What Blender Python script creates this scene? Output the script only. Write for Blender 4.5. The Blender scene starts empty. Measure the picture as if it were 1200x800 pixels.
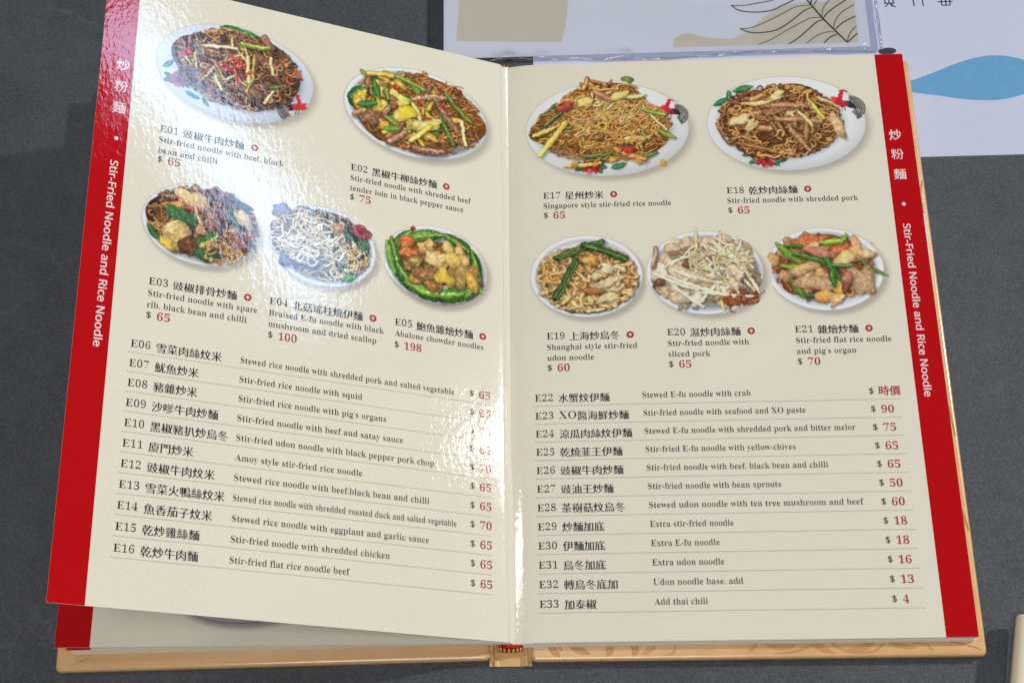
import bpy, bmesh, math, random
import numpy as np
from mathutils import Vector, Matrix

# ---------------------------------------------------------------- camera, light, exposure
sc = bpy.context.scene
COL = sc.collection
cam = bpy.data.cameras.new('camera'); cam_ob = bpy.data.objects.new('camera', cam); COL.objects.link(cam_ob)
cam_ob.matrix_world = Matrix(((0.9988535, 0.0213325, 0.0428549, 0.0091308),
                              (-0.0033431, 0.9241183, -0.3820919, -0.2885507),
                              (-0.0477540, 0.3815106, 0.9231301, 0.6768855),
                              (0, 0, 0, 1)))
cam.sensor_width = 36; cam.lens = 54.28; cam.shift_x = .0491; cam.shift_y = .0075
cam.clip_start = .02; cam.clip_end = 20
sc.camera = cam_ob
sc.view_settings.view_transform = 'Standard'; sc.view_settings.look = 'None'
sc.view_settings.exposure = 0; sc.view_settings.gamma = 1
w = bpy.data.worlds.new('World'); sc.world = w; w.use_nodes = True
w.node_tree.nodes['Background'].inputs[0].default_value = (1.0, .985, .95, 1)
w.node_tree.nodes['Background'].inputs[1].default_value = .07

def lamp(name, loc, target, sx, sy, power, color, spin=0, shape='RECTANGLE'):
    l = bpy.data.lights.new(name, 'AREA'); l.shape = shape; l.size = sx; l.size_y = sy
    l.energy = power; l.color = color
    o = bpy.data.objects.new(name, l); COL.objects.link(o)
    d = (Vector(target)-Vector(loc)).normalized()
    q = d.to_track_quat('-Z', 'Y')
    o.matrix_world = Matrix.Translation(loc) @ q.to_matrix().to_4x4() @ Matrix.Rotation(spin, 4, 'Z')
    return o
# long cool ceiling lamp mirrored by the lifted page
def flat_lamp(name, loc, sx, sy, power, color, spin, shape='RECTANGLE'):
    l = bpy.data.lights.new(name, 'AREA'); l.shape = shape; l.size = sx; l.size_y = sy; l.energy = power; l.color = color
    o = bpy.data.objects.new(name, l); COL.objects.link(o); o.location = loc; o.rotation_euler = (0, 0, math.radians(spin)); return o
flat_lamp('ceiling_light', (1.48, 1.47, 2.0), .84, .25, 8.4, (.46, .68, 1.0), -33)
# small downlight on the right: mirrored as the glare near the gutter
lamp('downlight', (2.46, 1.04, 2.0), (0, 0, 0), .13, .13, 1.6, (1.0, .96, .90), 0, 'DISK')
lamp('added_shadow_spot', (2.86, 1.14, 1.92), (0, 0, 0), .10, .10, 66, (1.0, .965, .91), 0, 'DISK')  # added spot beside the downlight: throws the crisp shadows without page glare
# a third lamp to the left: glints along the gutter
flat_lamp('side_downlight', (-1.30, .52, 2.0), .60, .15, 5.2, (1.0, .97, .92), 0)
# added soft fill above and behind the camera, outside the pages' reflections
lamp('fill_panel', (-.10, -.75, 2.3), (0, 0, 0), .9, .8, 24, (1.0, .975, .94), 0)

EREF = .80      # how bright a white diffuse page renders under this light

def lin(c):
    c = np.asarray(c, float)
    return np.where(c <= .04045, c/12.92, ((c+.055)/1.055)**2.4)
def alb(r, g, b, k=1.0):
    """surface colour read off the photograph (0-255) turned into a base colour"""
    v = np.clip(lin(np.array((r, g, b))/255.)/EREF*k, 0, .92)
    return (float(v[0]), float(v[1]), float(v[2]), 1)

# ---------------------------------------------------------------- materials
def newmat(name):
    m = bpy.data.materials.new(name); m.use_nodes = True
    nt = m.node_tree; return m, nt, nt.nodes['Principled BSDF']
def N(nt, t, **k):
    n = nt.nodes.new(t)
    for a, b in k.items(): setattr(n, a, b)
    return n
def mixcol(nt, fac, a, b, blend='MIX'):
    n = N(nt, 'ShaderNodeMix', data_type='RGBA', blend_type=blend)
    for s, v in ((n.inputs[0], fac), (n.inputs[6], a), (n.inputs[7], b)):
        if hasattr(v, 'links'): nt.links.new(v, s)
        else: s.default_value = v
    return n.outputs[2]
def posnode(nt, scale):
    g = N(nt, 'ShaderNodeNewGeometry'); mp = N(nt, 'ShaderNodeMapping')
    mp.inputs['Scale'].default_value = scale
    nt.links.new(g.outputs['Position'], mp.inputs[0]); return mp.outputs[0]
def noise(nt, vec, scale, detail=2, rough=.5, dist=0):
    n = N(nt, 'ShaderNodeTexNoise'); n.inputs['Scale'].default_value = scale; n.inputs['Detail'].default_value = detail
    n.inputs['Roughness'].default_value = rough; n.inputs['Distortion'].default_value = dist
    nt.links.new(vec, n.inputs['Vector']); return n.outputs['Fac']
def ramp(nt, x, a, b, lo, hi):
    n = N(nt, 'ShaderNodeMapRange'); nt.links.new(x, n.inputs[0])
    n.inputs[1].default_value = a; n.inputs[2].default_value = b; n.inputs[3].default_value = lo; n.inputs[4].default_value = hi
    return n.outputs[0]
def math2(nt, op, a, b):
    n = N(nt, 'ShaderNodeMath', operation=op)
    for s, v in zip(n.inputs, (a, b)):
        if hasattr(v, 'links'): nt.links.new(v, s)
        else: s.default_value = v
    return n.outputs[0]

PAGE = alb(215, 210, 195)
def laminate(name, color=None, attr=False, bg=PAGE, mottling=.05):
    """glossy laminated print: one film of fine ripples shared by page and everything printed on it"""
    m, nt, b = newmat(name)
    p = posnode(nt, (1, 1, 1))
    mot = ramp(nt, noise(nt, p, 1400, 2, .7), .3, .7, 1-mottling, 1+mottling)
    big = ramp(nt, noise(nt, p, 14, 2, .5), .3, .7, .985, 1.015)
    mm = math2(nt, 'MULTIPLY', mot, big)
    if attr:
        a = N(nt, 'ShaderNodeVertexColor', layer_name='print')
        base = mixcol(nt, a.outputs['Alpha'], bg, a.outputs['Color'])
    else:
        r = N(nt, 'ShaderNodeRGB'); r.outputs[0].default_value = color; base = r.outputs[0]
    cb = N(nt, 'ShaderNodeCombineColor')
    for i in range(3): nt.links.new(mm, cb.inputs[i])
    base = mixcol(nt, 1.0, base, cb.outputs[0], 'MULTIPLY')
    nt.links.new(base, b.inputs['Base Color'])
    b.inputs['Roughness'].default_value = .62
    b.inputs['Specular IOR Level'].default_value = .04
    b.inputs['Coat Weight'].default_value = 1.0
    nt.links.new(ramp(nt, noise(nt, p, 30, 4, .6, .5), .35, .7, .05, .105), b.inputs['Coat Roughness'])
    b.inputs['Coat IOR'].default_value = 1.5
    # ripples of the film
    v = posnode(nt, (1, .62, 1))
    n1 = noise(nt, v, 470, 2.5, .58, .3); n2 = noise(nt, v, 190, 1, .5, .2); n3 = noise(nt, v, 38, 1, .5)
    h = math2(nt, 'ADD', math2(nt, 'MULTIPLY', n1, .75), math2(nt, 'ADD', math2(nt, 'MULTIPLY', n2, .45), math2(nt, 'MULTIPLY', n3, .8)))
    bp = N(nt, 'ShaderNodeBump'); bp.inputs['Strength'].default_value = 1.0; bp.inputs['Distance'].default_value = .000060
    nt.links.new(h, bp.inputs['Height']); nt.links.new(bp.outputs[0], b.inputs['Coat Normal'])
    bp2 = N(nt, 'ShaderNodeBump'); bp2.inputs['Strength'].default_value = .5; bp2.inputs['Distance'].default_value = .00006
    nt.links.new(h, bp2.inputs['Height']); nt.links.new(bp2.outputs[0], b.inputs['Normal'])
    return m
def plain(name, color, rough=.5, spec=.5, nz=None, coat=0, bump=0, bscale=900):
    m, nt, b = newmat(name)
    b.inputs['Base Color'].default_value = color; b.inputs['Roughness'].default_value = rough
    b.inputs['Specular IOR Level'].default_value = spec
    b.inputs['Coat Weight'].default_value = coat; b.inputs['Coat Roughness'].default_value = .12
    p = posnode(nt, (1, 1, 1))
    if nz:
        f = ramp(nt, noise(nt, p, nz[0], 3, .6), .3, .7, 0, 1)
        c2 = tuple(min(1, x*nz[1]) for x in color[:3])+(1,)
        nt.links.new(mixcol(nt, f, color, c2), b.inputs['Base Color'])
    if bump:
        bp = N(nt, 'ShaderNodeBump'); bp.inputs['Distance'].default_value = bump
        nt.links.new(noise(nt, p, bscale, 3, .6), bp.inputs['Height']); nt.links.new(bp.outputs[0], b.inputs['Normal'])
        if coat: nt.links.new(bp.outputs[0], b.inputs['Coat Normal'])
    return m

M = {}
M['page'] = laminate('cream_page', PAGE)
M['ink'] = laminate('black_ink', alb(40, 44, 50), mottling=.1)
M['ink_grey'] = laminate('grey_ink', alb(118, 114, 104))
M['ink_red'] = laminate('red_ink', alb(158, 44, 46))
M['band'] = laminate('red_band_ink', alb(172, 2, 10), mottling=.07)
M['white_ink'] = laminate('white_on_red', alb(225, 205, 205))
M['dish'] = laminate('dish_print', attr=True, mottling=.06)
M['edge'] = plain('page_edge', alb(205, 190, 185), .7, .3)
M['fold'] = laminate('worn_highlit_fold', alb(232, 232, 226))
M['board'] = plain('gold_kraft_laminate', alb(198, 157, 106), .36, .5, (60, 1.16), coat=.8, bump=.00003, bscale=700)
M['board_dark'] = plain('gold_kraft_motif', alb(184, 136, 84), .42, .5, (260, 1.08), coat=.8, bump=.00003, bscale=700)
M['band_red'] = plain('headband_red', alb(150, 20, 24), .8, .2, (900, 1.5), bump=.0002, bscale=2500)
M['band_yellow'] = plain('headband_yellow', alb(235, 190, 110), .8, .2, (900, 1.2), bump=.0002, bscale=2500)
M['fold_line'] = plain('fold_shade', alb(120, 84, 46), .6, .3)
M['sheet'] = plain('white_office_paper', alb(208, 212, 230), .75, .3, (700, 1.04))
M['mat_paper'] = plain('white_placemat_paper', alb(182, 188, 209), .6, .35, (500, 1.04))
M['beige'] = plain('beige_print', alb(200, 196, 186), .75, .3, (700, 1.05))
M['line_art'] = plain('dark_line_print', alb(58, 60, 66), .7, .3)
M['blue'] = plain('blue_print', alb(92, 146, 188), .6, .35, (420, 1.10))
M['navy'] = plain('navy_print', alb(42, 48, 66), .6, .35, (600, 1.2))
M['stick'] = plain('cream_plastic', alb(214, 204, 178), .38, .5, (120, 1.05), coat=.2)

# clear sleeve: thin film, see-through with a glossy skin
m, nt, b = newmat('clear_film'); nt.nodes.remove(b)
out = nt.nodes['Material Output']
tr = N(nt, 'ShaderNodeBsdfTransparent'); tr.inputs[0].default_value = (.99, .992, 1, 1)
gl = N(nt, 'ShaderNodeBsdfGlossy'); gl.inputs['Roughness'].default_value = .06; gl.inputs[0].default_value = (1, 1, 1, 1)
fr = N(nt, 'ShaderNodeFresnel'); fr.inputs[0].default_value = 1.5
mx = N(nt, 'ShaderNodeMixShader'); nt.links.new(fr.outputs[0], mx.inputs[0]); nt.links.new(tr.outputs[0], mx.inputs[1]); nt.links.new(gl.outputs[0], mx.inputs[2])
nt.links.new(mx.outputs[0], out.inputs[0])
bp = N(nt, 'ShaderNodeBump'); bp.inputs['Distance'].default_value = .0007
p = posnode(nt, (1, 1, 1)); nt.links.new(noise(nt, p, 60, 2, .45, .8), bp.inputs['Height'])
nt.links.new(bp.outputs[0], gl.inputs['Normal']); nt.links.new(bp.outputs[0], fr.inputs['Normal'])
M['film'] = m

# table: dark slate-look laminate, mottled, fine grain with its glints painted as pale flecks
m, nt, b = newmat('slate_laminate')
p = posnode(nt, (1, 1, 1)); ps = posnode(nt, (1, 2.2, 1))
big = ramp(nt, noise(nt, p, 9, 4, .6, .6), .3, .7, 0, 1)
mid = ramp(nt, noise(nt, p, 55, 5, .65, 1.0), .32, .68, 0, 1)
fine = ramp(nt, noise(nt, ps, 1150, 3, .75), .47, .68, 0, 1)
c = mixcol(nt, big, (.043, .050, .060, 1), (.066, .075, .088, 1))
c = mixcol(nt, math2(nt, 'MULTIPLY', mid, .5), c, (.030, .035, .042, 1))
c = mixcol(nt, math2(nt, 'MULTIPLY', fine, .62), c, (.17, .19, .22, 1))
# a few pale hairline scuffs
wv = N(nt, 'ShaderNodeTexVoronoi', feature='DISTANCE_TO_EDGE'); wv.inputs['Scale'].default_value = 22
dm = N(nt, 'ShaderNodeVectorMath', operation='ADD'); nz3 = N(nt, 'ShaderNodeTexNoise'); nz3.inputs['Scale'].default_value = 40; nz3.inputs['Detail'].default_value = 3
sca = N(nt, 'ShaderNodeVectorMath', operation='SCALE'); sca.inputs['Scale'].default_value = .03
nt.links.new(p, nz3.inputs['Vector']); nt.links.new(nz3.outputs['Color'], sca.inputs[0]); nt.links.new(p, dm.inputs[0]); nt.links.new(sca.outputs[0], dm.inputs[1]); nt.links.new(dm.outputs[0], wv.inputs['Vector'])
vein = ramp(nt, wv.outputs['Distance'], .0, .022, 1, 0)
vein = math2(nt, 'MULTIPLY', vein, ramp(nt, noise(nt, p, 18, 2), .50, .68, 0, .35))
c = mixcol(nt, vein, c, (.15, .155, .165, 1))
sp_ = N(nt, 'ShaderNodeTexVoronoi'); sp_.inputs['Scale'].default_value = 95; nt.links.new(p, sp_.inputs['Vector'])
dot = math2(nt, 'MULTIPLY', ramp(nt, sp_.outputs['Distance'], .03, .055, 1, 0), ramp(nt, noise(nt, p, 37, 1), .56, .60, 0, .55))
c = mixcol(nt, dot, c, (.20, .20, .20, 1))
nt.links.new(c, b.inputs['Base Color'])
b.inputs['Specular IOR Level'].default_value = .5
nt.links.new(ramp(nt, mid, 0, 1, .38, .52), b.inputs['Roughness'])
bp = N(nt, 'ShaderNodeBump'); bp.inputs['Distance'].default_value = .00045; bp.inputs['Strength'].default_value = .8
nt.links.new(math2(nt, 'ADD', noise(nt, ps, 1100, 3, .7), math2(nt, 'MULTIPLY', mid, .25)), bp.inputs['Height']); nt.links.new(bp.outputs[0], b.inputs['Normal'])
M['table'] = m

# ---------------------------------------------------------------- object helpers (all coordinates in millimetres)
WORLD = {}
def tag(o, **k):
    for a, b in k.items(): o[a] = b
    return o
def empty(name, loc):
    o = bpy.data.objects.new(name, None); COL.objects.link(o); o.location = Vector(loc)*.001; o.empty_display_size = .01
    WORLD[o.name] = Vector(loc)*.001; return o
def mk(name, verts, faces, mats, parent=None, midx=None, smooth=False, attr=None):
    V = np.asarray(verts, float)*.001
    cen = (V.min(0)+V.max(0))/2
    me = bpy.data.meshes.new(name)
    if isinstance(faces, np.ndarray):
        me.vertices.add(len(V)); me.vertices.foreach_set('co', (V-cen).astype(np.float32).ravel())
        k = faces.shape[1]; me.loops.add(faces.size); me.loops.foreach_set('vertex_index', faces.astype(np.int32).ravel())
        me.polygons.add(len(faces)); me.polygons.foreach_set('loop_start', np.arange(0, faces.size, k, dtype=np.int32))
        me.update(calc_edges=True)
    else:
        me.from_pydata((V-cen).tolist(), [], faces)
    if not isinstance(mats, (list, tuple)): mats = [mats]
    for q in mats: me.materials.append(q)
    if midx is not None: me.polygons.foreach_set('material_index', np.asarray(midx, np.int32))
    if smooth: me.polygons.foreach_set('use_smooth', np.ones(len(me.polygons), bool))
    if attr is not None:
        a = me.color_attributes.new('print', 'FLOAT_COLOR', 'POINT'); a.data.foreach_set('color', attr.astype(np.float32).ravel())
    me.update()
    o = bpy.data.objects.new(name, me); COL.objects.link(o)
    cw = Vector(cen.tolist()); WORLD[o.name] = cw
    if parent is not None:
        o.parent = parent; o.location = cw-WORLD[parent.name]
    else: o.location = cw
    return o
class Mesh:
    def __init__(s): s.v = []; s.f = []; s.m = []
    def add(s, v, f, m=0):
        n = len(s.v); s.v += [tuple(q) for q in v]; s.f += [tuple(i+n for i in q) for q in f]; s.m += [m]*len(f)
    def make(s, name, mats, parent=None, smooth=False): return mk(name, s.v, s.f, mats, parent, s.m, smooth)

def beveled_box(name, x0, x1, y0, y1, z0, z1, r, mat, parent=None, rot=0, piv=(0, 0), seg=3, rc=None):
    bm = bmesh.new(); bmesh.ops.create_cube(bm, size=1)
    for v in bm.verts:
        v.co = Vector(((x0+x1)/2+v.co.x*(x1-x0), (y0+y1)/2+v.co.y*(y1-y0), (z0+z1)/2+v.co.z*(z1-z0)))
    if rc:
        e = [e for e in bm.edges if abs(e.verts[0].co.z-e.verts[1].co.z) > .01]
        bmesh.ops.bevel(bm, geom=e, offset=rc, segments=5, profile=.5, affect='EDGES')
    e = [e for e in bm.edges if len(e.link_faces) == 2 and e.calc_face_angle() > .6 and (not rc or abs(e.verts[0].co.z-e.verts[1].co.z) < .01)]
    bmesh.ops.bevel(bm, geom=e, offset=r, segments=seg, profile=.5, affect='EDGES')
    cs, sn = math.cos(rot), math.sin(rot)
    vs = []
    for v in bm.verts:
        dx, dy = v.co.x-piv[0], v.co.y-piv[1]; vs.append((piv[0]+dx*cs-dy*sn, piv[1]+dx*sn+dy*cs, v.co.z))
    bm.verts.index_update(); fs = [[v.index for v in f.verts] for f in bm.faces]; bm.free()
    return mk(name, vs, fs, mat, parent, smooth=True)

def bez(p, n=10):
    """smooth curve through the points"""
    P = [np.array(q, float) for q in p]; P = [2*P[0]-P[1]]+P+[2*P[-1]-P[-2]]; o = []
    for i in range(1, len(P)-2):
        for t in np.linspace(0, 1, n, endpoint=False):
            o.append(.5*((2*P[i])+(-P[i-1]+P[i+1])*t+(2*P[i-1]-5*P[i]+4*P[i+1]-P[i+2])*t*t+(-P[i-1]+3*P[i]-3*P[i+1]+P[i+2])*t**3))
    o.append(P[-2]); return np.array(o)
def ribbon(pts, w, z, taper=0, mesh=None):
    pts = np.asarray(pts, float); d = np.gradient(pts, axis=0); L = np.linalg.norm(d, axis=1)+1e-9
    nrm = np.stack([-d[:, 1]/L, d[:, 0]/L], 1); t = np.linspace(-1, 1, len(pts))
    ww = w/2*(1-taper*np.abs(t)**2)[:, None]
    a = pts+nrm*ww; c = pts-nrm*ww; n = len(pts)
    v = [(x, y, z) for x, y in a]+[(x, y, z) for x, y in c]
    f = [(i+n, i+n+1, i+1, i) for i in range(n-1)]
    mesh.add(v, f)
def polymesh(pts, z0, z1, mesh):
    """closed outline, star-shaped round its middle, as a thin solid"""
    n = len(pts); pts = np.asarray(pts, float); c = pts.mean(0)
    v = [(x, y, z1) for x, y in pts]+[(c[0], c[1], z1)]
    f = [(i, (i+1) % n, n) for i in range(n)]
    mesh.add(v, f)
def tube(mesh, pts, r, seg=8, m=0, cap=True):
    pts = [Vector(p) for p in pts]; n = len(pts); v = []; rr = r if hasattr(r, '__len__') else [r]*n
    for i, p in enumerate(pts):
        t = (pts[min(i+1, n-1)]-pts[max(i-1, 0)]).normalized(); a = t.cross(Vector((0, 0, 1)))
        if a.length < 1e-4: a = Vector((1, 0, 0))
        a.normalize(); b = t.cross(a)
        for k in range(seg):
            q = 2*math.pi*k/seg; v.append(tuple(p+(a*math.cos(q)+b*math.sin(q))*rr[i]))
    f = [(i*seg+k, i*seg+(k+1) % seg, (i+1)*seg+(k+1) % seg, (i+1)*seg+k) for i in range(n-1) for k in range(seg)]
    if cap: f += [tuple(range(seg-1, -1, -1)), tuple((n-1)*seg+k for k in range(seg))]
    mesh.add(v, f, m)
# ---------------------------------------------------------------- printed dish pictures (painted in numpy)
SP = 6.0      # painting resolution, samples per millimetre

def vnoise(h, w, cell, rng):
    gh, gw = int(h/cell)+3, int(w/cell)+3
    g = rng.random((gh, gw))
    y = np.arange(h)/cell; x = np.arange(w)/cell
    yi = y.astype(int); xi = x.astype(int)
    fy = (y-yi)[:, None]; fx = (x-xi)[None, :]
    fy = fy*fy*(3-2*fy); fx = fx*fx*(3-2*fx)
    a = g[yi][:, xi]; b = g[yi][:, xi+1]; c = g[yi+1][:, xi]; d = g[yi+1][:, xi+1]
    return (a*(1-fx)+b*fx)*(1-fy)+(c*(1-fx)+d*fx)*fy

LX, LY = -0.45, 0.89     # the studio light of the food photographs comes from the top left

class Canvas:
    def __init__(s, wmm, hmm, seed):
        s.w, s.h = wmm, hmm
        s.W, s.H = int(wmm*SP), int(hmm*SP)
        s.rng = np.random.default_rng(seed)
        s.x = (np.arange(s.W)+.5)/SP-wmm/2
        s.y = (np.arange(s.H)+.5)/SP-hmm/2
        s.c = np.zeros((s.H, s.W, 3)); s.a = np.zeros((s.H, s.W))
        s.pmask = np.zeros((s.H, s.W)); s.fs = 1.0; s.ox = s.oy = 0.0; s.n1 = vnoise(s.H, s.W, 3.2, s.rng)-.5; s.n2 = vnoise(s.H, s.W, 7., s.rng)-.5; s.n3 = vnoise(s.H, s.W, 26., s.rng)-.5
    def box(s, x0, x1, y0, y1):
        i0 = max(0, int((x0+s.w/2)*SP)); i1 = min(s.W, int((x1+s.w/2)*SP)+2)
        j0 = max(0, int((y0+s.h/2)*SP)); j1 = min(s.H, int((y1+s.h/2)*SP)+2)
        if i1 <= i0 or j1 <= j0: return None
        return slice(j0, j1), slice(i0, i1)
    def put(s, b, m, col):
        m3 = m[..., None]
        s.c[b] = s.c[b]*(1-m3)+np.clip(col, 0, 1)*m3
        s.a[b] = np.maximum(s.a[b], m); s.pmask[b] = np.maximum(s.pmask[b], m)
    def shade(s, b, m):
        s.c[b] *= (1-m)[..., None]

    def plate(s, rx, ry, col=(.82, .84, .87), rim=True, shadow=.5):
        X, Y = np.meshgrid(s.x, s.y)
        # the soft grey-purple drop shadow printed under each plate
        d = np.sqrt(((X-2.0)/(rx*1.0))**2+((Y+2.2)/(ry*1.0))**2)
        m = np.clip((1.09-d)/.17, 0, 1); m = m*m*(3-2*m)*shadow
        s.c[:] = np.array((.42, .36, .36)); s.a[:] = m
        d = np.sqrt((X/rx)**2+(Y/ry)**2)
        m = np.clip((1-d)*ry*SP+.5, 0, 1)
        g = 1+.05*(Y/ry)*.5-.04*np.clip((d-.1), 0, 1)
        col3 = np.array(col)*g[..., None]
        if rim:
            ring = np.exp(-((d-.95)/.030)**2)
            col3 = col3*(1+.12*ring[..., None])
            inner = np.exp(-((d-.875)/.05)**2)*np.clip(.45+.8*(Y/ry)*1.0+.2*(-X/rx), .1, 1)
            col3 = col3*(1-.16*inner[..., None])
            low = np.exp(-((d-1.0)/.03)**2)*np.clip(-Y/ry, 0, 1)
            col3 = col3*(1-.2*low[..., None])
        else:
            low = np.clip((d-.8)/.2, 0, 1)*np.clip(-Y/ry*.7+X/rx*.4, 0, 1)
            col3 = col3*(1-.13*low[..., None])
        base = s.c*1.0
        A = np.maximum(s.a, m)
        s.c = np.where(m[..., None] > 0, col3*m[..., None]+base*(1-m[..., None]), base); s.a = A
    def pshadow(s, cx, cy, rx, ry, k=.35):
        X, Y = np.meshgrid(s.x, s.y)
        cx = cx*s.fs+s.ox; cy = cy*s.fs+s.oy; rx *= s.fs; ry *= s.fs
        d = np.sqrt(((X-cx-.8)/rx)**2+((Y-cy+1.0)/ry)**2)
        m = np.clip((1.12-d)/.2, 0, 1)
        s.c *= 1-(k*m*m)[..., None]

    def line(s, pts, w, col, dark=.5, hi=.3, shadow=.45, taper=.0, tex=.12, col2=None, wmid=None):
        pts = np.asarray(pts, float)*s.fs+np.array((s.ox, s.oy)); w = w*s.fs; r = w/2; pad = r*2.4+.2
        b = s.box(pts[:, 0].min()-pad, pts[:, 0].max()+pad, pts[:, 1].min()-pad, pts[:, 1].max()+pad)
        if b is None: return
        X = s.x[b[1]][None, :]; Y = s.y[b[0]][:, None]
        best = np.full((Y.shape[0], X.shape[1]), 1e9); bx = np.zeros_like(best); by = np.zeros_like(best); bt = np.zeros_like(best)
        n = len(pts)-1
        for i in range(n):
            x0, y0 = pts[i]; dx, dy = pts[i+1]-pts[i]; L2 = dx*dx+dy*dy+1e-12
            t = np.clip(((X-x0)*dx+(Y-y0)*dy)/L2, 0, 1)
            ex = X-x0-t*dx; ey = Y-y0-t*dy; d = ex*ex+ey*ey
            k = d < best
            best = np.where(k, d, best); bx = np.where(k, ex, bx); by = np.where(k, ey, by); bt = np.where(k, (i+t)/n, bt)
        d = np.sqrt(best)
        rr = r*(1-taper*np.abs(2*bt-1)**2.2)
        if shadow > 0:
            ds = np.sqrt((bx-.30*r)**2+(by+.45*r)**2)
            s.shade(b, np.clip(1.55-ds/np.maximum(rr, .05)*.8, 0, 1)*shadow*.72*np.minimum(1, s.a[b]*1.0))
        m = np.clip((rr-d)*SP+.5, 0, 1)
        q = np.clip(d/np.maximum(rr, .05), 0, 1)
        lam = (bx*LX+by*LY)/np.maximum(rr, .05)
        f = 1-dark*q**2.2+.22*lam*q+s.n1[b]*tex*2
        sp = np.exp(-(((bx/rr-LX*.35)**2+(by/rr-LY*.35)**2)/.10))*hi*(.6+1.6*np.clip(s.n2[b]+.2, 0, 1))
        cc = np.array(col, float)[None, None, :]
        if col2 is not None:
            u = bt[..., None]; cc = cc*(1-u)+np.array(col2)*u
        s.put(b, m, cc*f[..., None]+sp[..., None])

    def blob(s, cx, cy, rx, ry, ang, col, rough=.13, dark=.35, hi=.15, shadow=.45, tex=.25, col2=None, stripes=0, flat=False):
        cx = cx*s.fs+s.ox; cy = cy*s.fs+s.oy; rx *= s.fs; ry *= s.fs
        R = max(rx, ry)*1.5+.4
        b = s.box(cx-R, cx+R, cy-R, cy+R)
        if b is None: return
        X = s.x[b[1]][None, :]-cx; Y = s.y[b[0]][:, None]-cy
        ca, sa = math.cos(ang), math.sin(ang)
        x = X*ca+Y*sa; y = -X*sa+Y*ca
        ph = s.rng.random(5)*6.283; am = s.rng.normal(size=5)*rough/np.array([1, 1.3, 1.8, 2.4, 3])
        def q(x, y):
            th = np.arctan2(y/ry, x/rx)
            bd = 1+sum(am[k]*np.sin((k+2)*th+ph[k]) for k in range(5))
            return np.sqrt((x/rx)**2+(y/ry)**2)/bd
        if shadow > 0:
            Xs, Ys = X-.4, Y+.55
            qs = q(Xs*ca+Ys*sa, -Xs*sa+Ys*ca)
            s.shade(b, np.clip((1.2-qs)/.35, 0, 1)*shadow*.7)
        v = q(x, y)
        m = np.clip((1-v)*min(rx, ry)*SP+.5, 0, 1)
        lam = (X/rx*LX*.7+Y/ry*LY*.7)
        f = 1-dark*np.clip(v, 0, 1)**4+(.08 if flat else .20)*lam+tex*(s.n2[b]*.8+s.n1[b]*.6+s.n3[b]*.4)
        if stripes: f = f*(1-.14*(np.sin(y*stripes+2*s.n2[b]*3) > .2))
        sp = np.clip(s.n2[b]+s.n3[b]*.4-.18, 0, 1)*hi*3*np.clip(1-v, 0, 1)
        cc = np.array(col, float)[None, None, :]
        if col2 is not None:
            u = np.clip(.5+s.n3[b]*2.2+s.n2[b]*.7, 0, 1)[..., None]; cc = cc*(1-u)+np.array(col2)*u
        s.put(b, m, cc*f[..., None]+sp[..., None])

    def walk(s, x, y, L, curl, ell, step=.8):
        cx, cy, rx, ry = ell
        a = s.rng.random()*6.283; k = s.rng.normal()*curl
        P = [(x, y)]
        for i in range(max(2, int(L/step))):
            k = k*.86+s.rng.normal()*curl*.5
            a += k*step
            x += math.cos(a)*step; y += math.sin(a)*step*.8
            if ((x-cx)/rx)**2+((y-cy)/ry)**2 > 1.0:
                ta = math.atan2(cy-y, cx-x); d = (ta-a+math.pi) % (2*math.pi)-math.pi
                a += .55*d
            P.append((x, y))
        return P
    def tangle(s, n, ell, w, cols, L=9, curl=.45, deep=.5, top=1.08, hi=.28, dark=.5, shadow=.4):
        cx, cy, rx, ry = ell
        for i in range(n):
            r = math.sqrt(s.rng.random())*.97; t = s.rng.random()*6.283
            P = s.walk(cx+rx*r*math.cos(t), cy+ry*r*math.sin(t), L*(.5+s.rng.random()), curl, ell)
            c = np.array(cols[s.rng.integers(len(cols))])*(deep+(top-deep)*(i/n)**.8)*(.85+.3*s.rng.random())
            s.line(P, w*(.8+.4*s.rng.random()), c, dark=dark, hi=hi*(.3+.7*i/n), shadow=shadow)
    def bed(s, ell, col):
        s.blob(ell[0], ell[1], ell[2]*.97, ell[3]*.97, 0, col, rough=.05, dark=.3, hi=0, tex=.5, shadow=0)
    def scat(s, n, ell, fn):
        for i in range(n):
            r = math.sqrt(s.rng.random()); t = s.rng.random()*6.283
            fn(ell[0]+ell[2]*r*math.cos(t), ell[1]+ell[3]*r*math.sin(t), s.rng.random()*6.283, s.rng.random())
    def arc(s, x, y, a, L, bend, n=8):
        P = []; a -= bend/2
        x -= math.cos(a)*L/2; y -= math.sin(a)*L/2
        for i in range(n+1):
            P.append((x, y)); x += math.cos(a)*L/n; y += math.sin(a)*L/n; a += bend/n
        return P
    def leaf(s, x, y, a, L, w, col=(.13, .36, .22), bend=.3):
        P = s.arc(x, y, a, L, bend)
        s.line(P, w, col, dark=.35, hi=.06, shadow=.12, taper=.95, tex=.15)
        s.line(P[1:-1], w*.12+.1, np.array(col)*1.5, dark=.1, hi=0, shadow=0, tex=0)
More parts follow.
